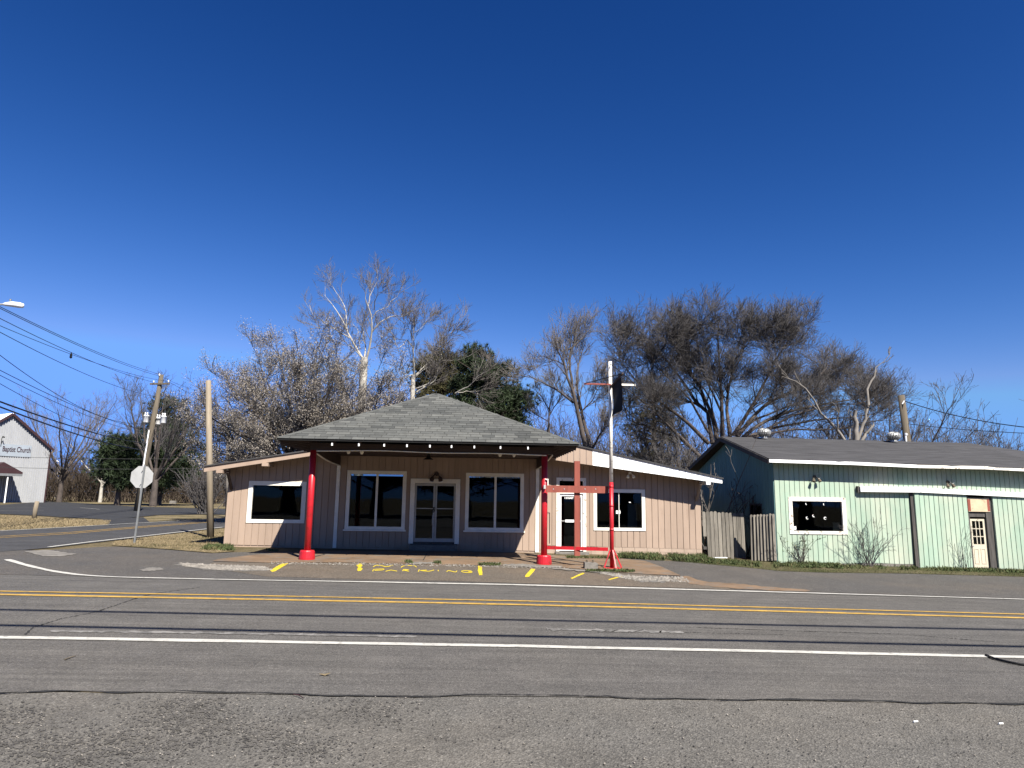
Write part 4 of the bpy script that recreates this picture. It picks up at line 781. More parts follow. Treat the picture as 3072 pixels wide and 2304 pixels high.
# utility pole with transformers
ub = G(410, 1534); ut = atY(485, 1124, ub[1]); zg = float(gz(ub[0], ub[1])); UY = ub[1]
UP = thing('utility_pole', (ub[0], UY, zg), 'leaning wooden utility pole carrying a crossarm and three white transformers', 'utility pole')
MB().tube([(ub[0], UY, zg-.1), (lerp(ub[0], ut[0], .45), UY, lerp(zg, ut[2], .45)), (ut[0], UY, ut[2])], [.26, .22, .17], 14).build('pole_shaft', 'util_wood', UP, True)
def U(x, y, dy=0): return Vector(atY(x, y, UY+dy))
a, b = U(453, 1153), U(512, 1152); MB().beam(a+Vector((0, -.2, 0)), b+Vector((0, -.2, 0)), .12, .14).build('crossarm', 'util_wood', UP)
MB().beam(U(482, 1170, -.2), U(508, 1154, -.22), .03, .04).build('arm_brace', 'grey_steel', UP)
for x, y in ((478, 1125), (505, 1144), (461, 1146)): c = U(x, y+3, -.2); MB().tube([c, c+Vector((0, 0, .08)), c+Vector((0, 0, .12)), c+Vector((0, 0, .2))], [.03, .07, .05, .03], 10).build('insulator', 'white', UP)
for x, y, dy in ((438, 1257, -.3), (490, 1259, -.35), (474, 1263, .45)):
    c = U(x, y, dy); tr = MB().tube([c+Vector((0, 0, -.3)), c+Vector((0, 0, -.27)), c+Vector((0, 0, .24)), c+Vector((0, 0, .25)), c+Vector((0, 0, .3))], [.2, .23, .23, .25, .2], 16).build('transformer', 'white', UP, True)
    for k in (-1, 1): d = c+Vector((.09*k, 0, .3)); MB().tube([d, d+Vector((0, 0, .1)), d+Vector((0, 0, .2)), d+Vector((0, 0, .26))], [.05, .04, .06, .03], 8).build('bushing', 'white', tr)
    MB().beam(c, (lerp(ub[0], ut[0], (c.z-zg)/(ut[2]-zg)), UY, c.z), .06, .1).build('transformer_bracket', 'black', tr)
MB().tube([U(447, 1290, -.25), U(430, 1400, -.26), U(415, 1552, -.27)+Vector((0, 0, .1))], .06, 8).build('conduit_pipe', 'white', UP)
# near pole outside the frame that carries the street lamp and the wires
NP = np.array([-18.6, 25.2]); nz = float(gz(*NP))
UP2 = thing('utility_pole', (NP[0], NP[1], nz), 'wooden roadside pole carrying the street lamp arm', 'utility pole')
MB().tube([(NP[0], NP[1], nz-.1), (NP[0], NP[1], 10.6)], [.2, .15], 12).build('pole_shaft', 'util_wood', UP2, True)
lp = Vector(atY(40, 914, NP[1]-.4)); MB().tube([(NP[0], NP[1], lp.z-.3), (lerp(NP[0], lp.x, .5), lerp(NP[1], lp.y, .5), lp.z), lp+Vector((-.35, 0, 0))], .035, 8).build('lamp_arm', 'steel', UP2)
hd = MB().tube([lp+Vector((-.36, 0, 0)), lp+Vector((-.24, 0, .01)), lp+Vector((-.05, 0, .015)), lp+Vector((.2, 0, -.01)), lp+Vector((.33, 0, -.03)), lp+Vector((.36, 0, -.03))], [.035, .07, .095, .1, .08, .02], 14).build('lamp_head', 'white', UP2, True)
MB().tube([lp+Vector((-.12, 0, .13)), lp+Vector((-.12, 0, .2))], .035, 8).build('photocell', 'grey_steel', hd)
# wires
def wire(pts, r, sag=0., n=24, name='overhead_wire', label='', group=None, mat='wire'):
    a, b = Vector(pts[0]), Vector(pts[-1]); P = []
    for i in range(n+1):
        u = i/n; q = a.lerp(b, u); q.z -= sag*4*u*(1-u); P.append(q)
    return tag(MB().tube(P, r, 5).build(name, mat), label, 'wire', group)
def Wn(y): # wire entry at the near pole, traced at the left picture edge
    return Vector(atY(-40, y, NP[1]))
LW = 'thin overhead wire running down to the transformer pole'; GW = 'wires from the roadside pole to the transformer pole'
for y0, e, r, sg in ((900, (470, 1120), .014, .25), (905, (478, 1128), .014, .25), (935, (460, 1146), .014, .3), (960, (505, 1144), .012, .35), (975, (468, 1190), .014, .4), (1090, (452, 1293), .014, .35), (1105, (450, 1300), .012, .4), (1128, (440, 1330), .012, .5)):
    wire([Wn(y0), U(*e, -.2)], r, sg, label=LW, group=GW)
wire([Wn(1035), U(440, 1270, -.2)], .014, .9, label='deeply sagging overhead wire running to the transformer pole', group=None)
for y0, e in ((1190, (435, 1330)), (1205, (428, 1350))): wire([Wn(y0), U(*e, -.3)], .032, .25, label='thick black cable running to the transformer pole', group='thick cables to the transformer pole')
for e0, e1, r in (((478, 1125), (640, 1180), .012), ((505, 1144), (700, 1230), .012)):
    wire([U(*e0, -.2), atY(*e1, 75)], r, .3, label='thin wire running on from the pole towards the blossoming tree', group='wires beyond the transformer pole')
p = Vector(atY(627, 1248, G(632, 1614)[1])); wire([p, atY(860, 1385, 30)], .02, .05, label='black service cable sloping from the timber pole to the shop', group=None)
for y0, y1 in ((1398, 1402), (1365, 1373)): wire([atY(-100, y0, 70), atY(700, y1, 78)], .02, .25, label='faint low wire strung along the far side of the parking lot', group='far low wires')
q = (Wn(975)+(U(468, 1190, -.2)-Wn(975))*.32); mk = Vector(atY(213, 1068, q.y)); tag(MB().tube([mk+Vector((0, 0, -.13)), mk+Vector((0, 0, -.09)), mk+Vector((0, 0, -.03)), mk, mk+Vector((0, 0, .03)), mk+Vector((0, 0, .09)), mk+Vector((0, 0, .2))], [.02, .06, .07, .03, .07, .05, .008], 10).build('line_spacer', 'black'), 'small black spacer hanging on the overhead wires', 'spacer')
# wires along the main road whose shadows cross the asphalt, with their poles to either side
SV = np.array([.41, -.82, 1.])
for (ya, yb), hgt, r in (((1831, 1892), 7.2, .05), ((1878, 1942), 6.6, .05)):
    a, b = G(0, ya), G(3072, yb); d = (b-a)/(b[0]-a[0]); A_w, B_w = a+SV*hgt, b+SV*hgt; d2 = (B_w-A_w)/(B_w[0]-A_w[0])
    wire([A_w-d2*22, B_w+d2*22], r, .0, 4, label='overhead roadside cable casting a shadow line on the road', group='roadside cables over the shoulder')
for X in (A_w[0]-22, B_w[0]+22):
    yy = 3.2 if X < 0 else 2.2; o = thing('utility_pole', (X, yy, gz(X, yy)), 'wooden pole carrying the roadside cables' + (' towards the church' if X < 0 else ' past the green shed'), 'utility pole')
    MB().tube([(X, yy, gz(X, yy)-.1), (X, yy, 8.4)], [.17, .13], 10).build('pole_shaft', 'util_wood', o, True); MB().beam((X, yy-1.2, 7.4), (X, yy+1.6, 7.4), .1, .12).build('crossarm', 'util_wood', o)
# pole behind the green shed
RY3 = 31.; a = Vector(atY(2703, 1186, RY3)); zg = float(gz(a.x, RY3))
UP3 = thing('utility_pole', (a.x+.35, RY3, zg), 'weathered pole rising behind the roof of the green shed', 'utility pole')
MB().tube([(a.x+.35, RY3, zg-.1), (a.x+.3, RY3, 2), a], [.2, .18, .15], 12).build('pole_shaft', 'util_wood', UP3, True)
c = Vector(atY(2713, 1203, RY3-.2)); MB().tube([c-Vector((.12, 0, .15)), c], [.02, .04], 8).build('insulator', 'white', UP3)
wire([c, atY(3200, 1292, 24)], .02, .25, label='black service wire running right from the pole behind the shed', group=None)
wire([atY(2712, 1270, RY3), atY(3200, 1303, 26)], .014, .1, label='thin lower wire running right from the pole behind the shed', group=None)
pv = atY(2720, 1346, RYg+.5); m = thing('vent_pipe', (pv[0], RYg+.5, pv[2]), 'thin white vent pipe with a cap on the green shed\'s roof', 'pipe'); zt_ = atY(2720, 1306, RYg+.5)[2]
MB().tube([(pv[0], RYg+.5, pv[2]-.35), (pv[0], RYg+.5, zt_)], .035, 8).build('pipe_shaft', 'white', m); MB().tube([(pv[0], RYg+.5, zt_), (pv[0]+.03, RYg+.5, zt_+.05), (pv[0]+.04, RYg+.5, zt_+.08)], [.05, .07, .02], 8).build('pipe_cap', 'white', m)
# ================================================================ church
c1 = G(131, 1508); c0 = G(-20, 1505.5); nrm2 = c1[:2]/np.linalg.norm(c1[:2]); a_ = .42; nrm2 = np.array([nrm2[0]*math.cos(a_)-nrm2[1]*math.sin(a_), nrm2[0]*math.sin(a_)+nrm2[1]*math.cos(a_)]); d = np.array([nrm2[1], -nrm2[0]])
CD = c1[:2]; HZ = .15
def cpx(x, y):   # pixel on the church front plane -> (along, z)
    r_ = ray(x, y); o = np.array([0, 0.]); A = np.array([[r_[0], -d[0]], [r_[1], -d[1]]]); t, s = np.linalg.solve(A, CD); return s, EYE+r_[2]*t
s_e, z_e = cpx(155, 1349); s_r, z_r = cpx(36, 1242); hw = s_e-s_r
def C(s, z, o=0.): q = CD+d*s+nrm2*o; return (q[0], q[1], z)
CH = thing('church', C(s_r, HZ), 'white ribbed metal church with maroon trim and a name sign', 'church')
def cz(s): return z_r-(z_r-z_e)*abs(s-s_r)/hw
sl_ = (z_r-z_e)/hw; zlow = min(z_e, cz(0))
LEN = 24.
m = MB()
pts = [(2*s_r, HZ-.1), (0, HZ-.1), (0, cz(0)), (s_r, z_r), (2*s_r, cz(0))]; k = 5
m.add([C(s, z-.02, .02) for s, z in pts]+[C(s, z-.02, LEN) for s, z in pts], [tuple(range(5)), tuple(range(9, 4, -1))]+[(j, j+5, (j+1) % 5+5, (j+1) % 5) for j in range(5)])
m.build('wall', 'white_metal', CH)
pitch_ = .27; s = 2*s_r+.05
while s < -.05:
    w_ = .12; m = MB(); b = [C(s, HZ, .018), C(s+.02, HZ, -.08), C(s+w_, HZ, -.08), C(s+w_+.02, HZ, .018)]; t = [C(s, cz(s)-.06, .018), C(s+.02, cz(s+.02)-.06, -.08), C(s+w_, cz(s+w_)-.06, -.08), C(s+w_+.02, cz(s+w_)-.07, .018)]
    m.hexa(b, t); m.build('wall_rib', 'white_metal', CH); s += pitch_
for sg in (-1, 1):
    e = s_r+sg*(hw+.1); ze_ = z_r-sl_*(hw+.1)
    m = MB(); m.hexa([C(s_r, z_r+.02, -.35), C(e, ze_+.02, -.35), C(e, ze_+.02, LEN+.3), C(s_r, z_r+.02, LEN+.3)], [C(s_r, z_r+.12, -.35), C(e, ze_+.12, -.35), C(e, ze_+.12, LEN+.3), C(s_r, z_r+.12, LEN+.3)]); m.build('roof', 'white', CH)
    MB().beam(C(s_r, z_r-.02, -.38), C(e, ze_-.02, -.38), .06, .3).build('barge_board', 'maroon', CH)
MB().hexa([C(-.02, HZ, -.05), C(.12, HZ, -.05), C(.12, HZ, .2), C(-.02, HZ, .2)], [C(-.02, cz(0)-.1, -.05), C(.12, cz(0)-.1, -.05), C(.12, cz(0)-.1, .2), C(-.02, cz(0)-.1, .2)]).build('corner_trim', 'maroon', CH)
sa, za = cpx(90, 1372); sb, zb_ = cpx(93, 1337); s0_, _ = cpx(-90, 1360)
m = MB(); m.hexa([C(s0_, za, -.12), C(sa, za, -.12), C(sa, za, -.09), C(s0_, za, -.09)], [C(s0_, zb_, -.12), C(sa, zb_, -.12), C(sa, zb_, -.09), C(s0_, zb_, -.09)]); SGN = m.build('sign_panel', 'sign_grey', CH)
ang = math.atan2(d[1], d[0]); l0, lz0 = cpx(7, 1344); l1, lz1 = cpx(90, 1355); wtx = l1-l0
tx = text('sign_lettering', 'Baptist Church', .95, 'letter', SGN, (0, 0, 0), bold=.012, depth=.01)
co = np.array([v.co for v in tx.data.vertices]); cw = co[:, 0].max()-co[:, 0].min(); tx.data.transform(Matrix.Translation(C((l0+l1)/2, (za+zb_)/2+.05, -.14)) @ Matrix.Rotation(ang, 4, 'Z') @ Matrix.Diagonal((wtx/cw, 1, (zb_-za)*.58/(co[:, 2].max()-co[:, 2].min()), 1)) @ Matrix.Translation((-(co[:, 0].max()+co[:, 0].min())/2, 0, -(co[:, 2].max()+co[:, 2].min())/2)))
for x0_, y0_, y1_ in ((3, 1310, 1340),):
    s, z = cpx(x0_, y0_); s2, z2_ = cpx(x0_-2, y1_); MB().tube([C(s2, z2_, -.1), C(s, lerp(z2_, z, .8), -.3), C(s, z, -.5), C(s+.05, z-.1, -.8)], [.04, .04, .06, .1], 8).build('sign_lamp', 'black', CH)
# small porch roof at the left edge
s0p, z0p = cpx(33, 1420); s1p, z1p = cpx(0, 1399); m = MB(); m.hexa([C(s0p, z0p-.1, -3.2), C(s0p, z0p-.1, -.06), C(s0p-4, z0p-.1, -.06), C(s0p-4, z0p-.1, -3.2)][::-1], [C(s0p, z0p+.1, -3.2), C(s0p, z0p+.1, -.06), C(s0p-2.2, z1p+.45, -.06), C(s0p-2.2, z1p+.45, -3.2)][::-1]); m.build('porch_roof', 'maroon', CH)
m = MB(); m.hexa([C(s0p, z0p-.4, -3.2), C(s0p-4, z0p-.4, -3.2), C(s0p-4, z0p-.4, -3.1), C(s0p, z0p-.4, -3.1)][::-1], [C(s0p, z0p-.1, -3.2), C(s0p-4, z0p-.1, -3.2), C(s0p-4, z0p-.1, -3.1), C(s0p, z0p-.1, -3.1)][::-1]); m.build('porch_fascia', 'grey_steel', CH)
MB().tube([C(s0p-1.5, HZ, -3), C(s0p-1.5, z0p-.1, -3)], .08, 8).build('porch_post', 'white', CH)
# bollard post, far lamp post, shed, utility box
p = G(102, 1556); zg = float(gz(p[0], p[1])); tag(MB().tube([(p[0], p[1], zg-.05), (p[0]+.01, p[1], zg+.5), (p[0]+.05, p[1], zg+.95), (p[0]+.05, p[1], zg+.97)], [.12, .115, .11, .08], 10).build('wooden_bollard', 'pole_wood', None, True), 'short stained wooden post at the edge of the parking lot', 'bollard')
p = G(166, 1494); zg = float(gz(p[0], p[1])); t_ = atY(176, 1385, p[1]); LPo = thing('lamp_post', (p[0], p[1], zg), 'slim far lamp post with a white head behind the church lot', 'lamp post')
MB().tube([(p[0], p[1], zg-.1), (t_[0], p[1], t_[2])], [.14, .1], 8).build('post_shaft', 'bark_pale', LPo); MB().tube([(t_[0], p[1], t_[2]), (t_[0]-.6, p[1], t_[2]+.2), (t_[0]-.9, p[1], t_[2]+.15)], [.06, .2, .12], 8).build('lamp_head', 'white', LPo)
a, b = G(545, 1509), G(607, 1509); zt_ = atY(545, 1471, a[1])[2]; SH = thing('pale_shed', ((a[0]+b[0])/2, a[1], gz(a[0], a[1])), 'pale weathered shed half hidden by brush beyond the parking lot', 'shed')
MB().box(a[0], b[0], a[1], a[1]+4, a[2]-.1, zt_).build('wall', 'concrete', SH); MB().hexa([(a[0]-.2, a[1]-.2, zt_), (b[0]+.2, a[1]-.2, zt_), (b[0]+.2, a[1]+4.2, zt_), (a[0]-.2, a[1]+4.2, zt_)], [(a[0]-.2, a[1]-.2, zt_+.1), (b[0]+.2, a[1]-.2, zt_+.1), (b[0]+.2, a[1]+4.2, zt_+.5), (a[0]-.2, a[1]+4.2, zt_+.5)]).build('roof', 'white', SH)
MB().box(lerp(a[0], b[0], .35), lerp(a[0], b[0], .5), a[1]-.03, a[1]-.002, a[2]+.1, zt_-.4).build('door', 'brown', SH)
p = G(517, 1511); tag(MB().hexa([(p[0]-.45, p[1], p[2]-.02), (p[0]+.45, p[1], p[2]-.02), (p[0]+.4, p[1]+.5, p[2]-.02), (p[0]-.4, p[1]+.5, p[2]-.02)], [(p[0]-.42, p[1]+.03, p[2]+.42), (p[0]+.42, p[1]+.03, p[2]+.4), (p[0]+.38, p[1]+.47, p[2]+.4), (p[0]-.38, p[1]+.47, p[2]+.42)]).build('concrete_marker', 'concrete'), 'low pale concrete block at the foot of the bare tree', 'block')
# foreground bits
pts = [G(2958, 1972), G(2985, 1983), G(3020, 1992), G(3060, 2000), G(3110, 2003), G(3180, 1998)]; tag(MB().tube([(q[0], q[1], gz(q[0], q[1])+.028) for q in pts], .014, 8).build('rubber_hose', 'black', None, True), 'black rubber hose lying across the white edge line', 'hose')
for a, b, r, mt, lb in (((193, 1985), (227, 1973), .006, 'util_wood', 'dark straight twig lying on the asphalt'), ((880, 2090), (910, 2102), .005, 'maroon', 'reddish twig lying by the asphalt seam')):
    p, q = G(*a), G(*b); tag(MB().tube([(p[0], p[1], gz(p[0], p[1])+.02), (lerp(p[0], q[0], .5), lerp(p[1], q[1], .5)+.02, gz(p[0], p[1])+.022), (q[0], q[1], gz(q[0], q[1])+.02)], [r, r, r*.6], 6).build('twig', mt), lb, 'twig')
p = G(973, 2030); V = [(p[0]+a_, p[1]+b_, gz(p[0], p[1])+.014+c_) for a_, b_, c_ in ((-.05, 0, .01), (-.01, .035, .0), (.04, .02, .012), (.055, -.01, .02), (.01, -.03, .002))]; tag(MB().add(V+[(x, y, z+.004) for x, y, z in V], [(0, 4, 3, 2, 1), (5, 6, 7, 8, 9)]+[(i, (i+1) % 5, (i+1) % 5+5, i+5) for i in range(5)]).build('dry_leaf', 'straw'), 'curled tan leaf lying on the asphalt', 'leaf')
for q in ((2748, 2170), (3004, 2176)):
    p = G(*q); tag(MB().tube([(p[0]-.02, p[1], gz(p[0], p[1])+.014), (p[0]+.02, p[1]+.008, gz(p[0], p[1])+.014)], .007, 8).build('cigarette_butt', 'paper'), 'white cigarette butt on the roadside asphalt', 'litter', 'cigarette butts')
# ================================================================ trees
def nrmz(v): return v/(np.linalg.norm(v, axis=-1, keepdims=True)+1e-9)
def tubes(P, Rd, sides):      # P [B,n,3], Rd [B,n] -> V, F
    B, n, _ = P.shape; T = np.gradient(P, axis=1); T = nrmz(T)
    ref = np.where(np.abs(T[:, :1, 2:3]) > .8, np.array([[[1., 0, 0]]]), np.array([[[0, 0, 1.]]])); u = nrmz(np.cross(T, np.broadcast_to(ref, T.shape))); w = np.cross(T, u)
    a = np.arange(sides)*2*math.pi/sides; V = P[:, :, None]+(u[:, :, None]*np.cos(a)[None, None, :, None]+w[:, :, None]*np.sin(a)[None, None, :, None])*Rd[:, :, None, None]
    b = np.arange(B)[:, None, None]*n*sides+np.arange(n-1)[None, :, None]*sides; k = np.arange(sides)[None, None]; k2 = (k+1) % sides
    return V.reshape(-1, 3), np.stack([b+k, b+k2, b+sides+k2, b+sides+k], -1).reshape(-1, 4)
def children(P, Rd, k, tmin, ang, ratio, n, upb, jit, rmin, rs, rk=.55, taper=.35, lenmode=.55, rng=RNG, tmax=1., absl=None):
    B, m, _ = P.shape; L = np.linalg.norm(np.diff(P, axis=1), axis=2).sum(1)
    t = tmin+(tmax-tmin)*rng.random((B, k)); f = t*(m-1); i = np.clip(f.astype(int), 0, m-2); fr = (f-i)[..., None]; bi = np.arange(B)[:, None]
    p = P[bi, i]*(1-fr)+P[bi, i+1]*fr; T = nrmz(P[bi, i+1]-P[bi, i]); r0 = Rd[bi, i]*(1-fr[..., 0])+Rd[bi, i+1]*fr[..., 0]
    rv = rng.normal(size=T.shape); pr = nrmz(rv-T*(rv*T).sum(-1, keepdims=True)); an = np.radians(rng.normal(ang, ang*.25, (B, k)))[..., None]
    D = nrmz(T*np.cos(an)+pr*np.sin(an)+np.array([0, 0, upb])); ln = (L[:, None]*ratio*(1-lenmode*t)*rng.uniform(.6, 1.25, (B, k)))
    if absl: ln = absl*(1-lenmode*.6*t)*rng.uniform(.55, 1.3, (B, k))
    p = p.reshape(-1, 3); D = D.reshape(-1, 3); ln = ln.ravel(); rr_ = np.maximum(r0.ravel()*rk, rmin)
    Q = [p]; 
    for s in range(n-1):
        D = nrmz(D+rng.normal(0, jit, D.shape)+np.array([0, 0, upb*.35])); Q.append(Q[-1]+D*(ln/(n-1))[:, None])
    Q = np.stack(Q, 1); tt = np.linspace(0, 1, n)[None]; Rq = np.maximum(rr_[:, None]*(1-(1-taper)*tt), rmin)
    return Q, Rq
def limbs3d(lst, Y, spread, sc, org, rng, n=9, r=None):
    out = []; rad = []
    for q in lst:
        px = np.array([(org[0]+a/sc, org[1]+b/sc) for a, b in q[0]]); px = resample(px, n); yo = rng.uniform(-spread, spread)
        pts = np.array([atY(x, y, Y+yo*(i/(n-1))) for i, (x, y) in enumerate(px)]); pts += rng.normal(0, .06, pts.shape)*np.linspace(0, 1, n)[:, None]; out.append(pts); rad.append(np.linspace(q[1]*.66, q[2]*.45, n))
    return np.array(out), np.array(rad)
def merge(parts):
    Vs, Fs, o = [], [], 0
    for V, F_ in parts: Vs.append(V); Fs.append(F_+o); o += len(V)
    return np.vstack(Vs), np.vstack(Fs)
def bare_tree(name, label, limbs, trunk, lv, mats, group=None, seed=1, cat='tree', rtw=.011):
    rng = np.random.default_rng(seed); P, Rd = limbs; b = trunk[0][0]
    T_ = thing(name, (b[0], b[1], b[2]), label, cat, group)
    npmesh('trunk', *tubes(np.array([trunk[0]]), np.array([trunk[1]]), 10), mats[0], T_)
    npmesh('limb', *tubes(P, Rd, 7), mats[0], T_)
    parts = []; cur = (P, Rd)
    for i, l in enumerate(lv):
        cur = children(*cur, rng=rng, rs=0, rmin=rtw*(1.6 if i == 0 else 1.), **l); parts.append(tubes(*cur, 5 if i == 0 else 3))
    npmesh('crown', *merge(parts[:1]), mats[1], T_)
    if len(parts) > 1: stuff(npmesh('twigs', *merge(parts[1:]), mats[2], T_))
    return T_, cur
def trunk_to(x, y, Y, r0, r1, bx=None, n=5, zt=None):
    t = atY(x, y, Y); X = t[0] if bx is None else bx; zg = float(gz(X, Y)); pts = np.array([lerp(np.array([X, Y, zg-.1]), t, u) for u in np.linspace(0, 1, n)]); rad = np.linspace(r0, r1, n); rad[0] *= 1.3; return pts, rad
L1 = dict(k=11, tmin=.2, ang=32, ratio=.55, n=7, upb=.18, jit=.1, lenmode=.5, rk=.48)
L2 = dict(k=8, tmin=.12, ang=30, ratio=.55, n=6, upb=.12, jit=.14, lenmode=.45, rk=.5)
L3 = dict(k=7, tmin=.1, ang=30, ratio=.62, n=4, upb=.15, jit=.14, lenmode=.45, rk=.5)
L4 = dict(k=3, tmin=.15, ang=28, ratio=.62, n=3, upb=.15, jit=.15, lenmode=.3)
# big dark tree behind the shed
rng = np.random.default_rng(5); o = (1800, 850); sc = 2.458
lst = [([(830, 1180), (790, 950), (700, 870), (560, 650), (430, 500), (250, 370)], .24, .05), ([(860, 1150), (840, 1020), (760, 800), (600, 560), (500, 350)], .22, .05), ([(900, 1130), (900, 960), (880, 640), (870, 420), (890, 220)], .22, .04),
       ([(960, 1130), (930, 900), (960, 700), (1060, 480), (1040, 290)], .2, .04), ([(980, 1120), (1080, 980), (1180, 800), (1300, 560), (1400, 390), (1480, 310)], .2, .04), ([(1010, 1130), (1200, 900), (1400, 820), (1550, 720), (1750, 600), (1820, 580)], .22, .04),
       ([(1050, 1140), (1180, 1030), (1350, 960), (1600, 900), (1900, 850), (2000, 800)], .2, .04), ([(1040, 1150), (1280, 1060), (1550, 1010), (1800, 1000), (2050, 950)], .16, .04), ([(800, 1180), (620, 1000), (450, 880), (250, 700), (140, 560)], .22, .04),
       ([(740, 1280), (560, 1100), (350, 900), (170, 760)], .2, .04), ([(760, 1300), (600, 1150), (400, 1080), (200, 1000)], .18, .04), ([(900, 960), (760, 650), (720, 420), (760, 260)], .12, .03), ([(1300, 560), (1280, 420), (1260, 310)], .08, .03), ([(800, 1100), (660, 850), (420, 620), (330, 420)], .14, .03), ([(1000, 1110), (1150, 1000), (1500, 860), (1760, 760)], .14, .03), ([(1050, 1150), (1400, 1080), (1750, 1080), (2100, 1000), (2200, 930)], .13, .03), ([(1080, 1150), (1450, 960), (1700, 900), (2000, 880), (2120, 790)], .12, .03), ([(870, 1100), (800, 820), (640, 640), (560, 430)], .12, .03)]
knots = [p for q in lst for p in resample(np.array(q[0], float), 14)[4:]]
for cx, cy, cr in ((220, 430, 110), (480, 370, 130), (700, 430, 130), (880, 290, 150), (1040, 400, 120), (1250, 430, 130), (1430, 360, 140), (1640, 620, 140), (1790, 680, 110), (1950, 840, 110), (2080, 890, 90), (1300, 720, 130), (1000, 640, 130), (600, 650, 130), (350, 650, 120), (250, 850, 120), (450, 980, 130), (1500, 800, 120)):
    for _ in range(2):
        tx_, ty_ = cx+rng.normal(0, cr*.5), cy+rng.normal(0, cr*.4); s_ = min((k_ for k_ in knots if k_[1] > ty_+70), key=lambda k_: math.hypot(k_[0]-tx_, (k_[1]-ty_)*.8)+rng.uniform(0, 60))
        lst.append(([tuple(s_), (lerp(s_[0], tx_, .4)+rng.normal(0, 12), lerp(s_[1], ty_, .5)), (tx_, ty_)], .07, .025))
Pb, Rb = limbs3d(lst, 44, 3.5, sc, o, rng, 10)
tp = trunk_to(2165, 1320, 44, .6, .45)
bare_tree('bare_tree', 'huge dark bare tree with a wide fan of limbs behind the green shed', (Pb, Rb), tp, [dict(L1, k=11, upb=.16, absl=2.2, ang=40, n=6), dict(L2, k=8, n=4, upb=.12, ang=38, absl=1.15), dict(L3, k=6, ang=36, n=3, upb=.15, absl=.75), dict(L4, k=1, n=2, absl=.45)], ('bark', 'bark_dark', 'twig'), seed=11, rtw=.0075)
# tall sycamore with white limbs
o = (920, 780); sc = 4.148; rng = np.random.default_rng(6)
lst = [([(690, 1215), (540, 970), (500, 860), (420, 720), (370, 640), (330, 560), (240, 430), (215, 330)], .2, .03), ([(540, 970), (340, 855), (190, 750), (80, 680), (30, 560)], .12, .03), ([(500, 860), (490, 640), (450, 520), (370, 390), (270, 280)], .11, .025), ([(720, 1210), (735, 1080), (700, 930), (695, 800), (670, 750)], .14, .03),
       ([(750, 1210), (790, 1070), (810, 880), (810, 740), (765, 580), (720, 430), (725, 340), (800, 290)], .2, .03), ([(815, 900), (880, 800), (970, 740), (1110, 695), (1190, 710), (1300, 640), (1400, 610)], .12, .03), ([(810, 740), (870, 640), (1000, 590), (1090, 480), (1150, 390)], .1, .025), ([(840, 620), (850, 500), (900, 400), (960, 370)], .08, .025),
       ([(690, 1215), (560, 1080), (430, 990), (370, 960)], .1, .03), ([(765, 580), (800, 420), (860, 300), (880, 200)], .08, .02), ([(660, 1100), (650, 880), (560, 770), (500, 750)], .08, .02), ([(340, 855), (200, 850), (60, 860)], .06, .02), ([(780, 1110), (900, 1060), (960, 1080)], .07, .02)]
Pb, Rb = limbs3d(lst, 46, 2.2, sc, o, rng, 10); Rb *= .62
bare_tree('sycamore_tree', 'tall sycamore with bright white limbs above the shop roof', (Pb, Rb), trunk_to(1093, 1073, 46, .34, .24), [dict(L1, k=8, absl=1.8), dict(L2, k=5, absl=.95), dict(L3, k=4, n=3, absl=.55)], ('bark_white', 'bark_pale', 'twig_grey'), seed=12, rtw=.0065)
# second sycamore just left of the pine
lst = [([(1340, 1450), (1330, 1200), (1330, 1000), (1335, 820)], .16, .04), ([(1335, 1420), (1270, 1440), (1180, 1500), (1130, 1590)], .08, .02), ([(1345, 1440), (1450, 1340), (1560, 1240), (1640, 1120)], .1, .03), ([(1350, 1460), (1500, 1330), (1700, 1260), (1850, 1240)], .1, .03), ([(1335, 1100), (1240, 990), (1150, 1100), (1080, 960), (1060, 830)], .08, .03), ([(1335, 1000), (1280, 860), (1200, 790)], .06, .02),
       ([(1360, 1600), (1540, 1530), (1550, 1420), (1500, 1380)], .1, .03), ([(1380, 1640), (1600, 1500), (1650, 1280), (1690, 1080)], .1, .02), ([(1370, 1640), (1590, 1480), (1720, 1280), (1640, 1040), (1800, 900)], .09, .02), ([(1850, 1659), (2060, 1540), (2157, 1440), (2240, 1380)], .1, .03), ([(1860, 1655), (2050, 1630), (2200, 1670)], .07, .02), ([(1600, 1060), (1680, 1000), (1820, 900), (1900, 820)], .05, .02), ([(1335, 900), (1420, 860), (1500, 760)], .05, .02)]
Pb, Rb = limbs3d(lst, 40, 1.8, sc, o, rng, 9); Rb *= .65
bare_tree('sycamore_tree', 'low spreading sycamore with pale twisted limbs just behind the canopy peak', (Pb, Rb), trunk_to(1240, 1125, 40, .2, .13), [dict(L1, k=9, absl=1.5), dict(L2, k=6, absl=.85), dict(L3, k=4, n=3, absl=.5)], ('bark_white', 'bark_pale', 'twig_grey'), seed=13, rtw=.0065)
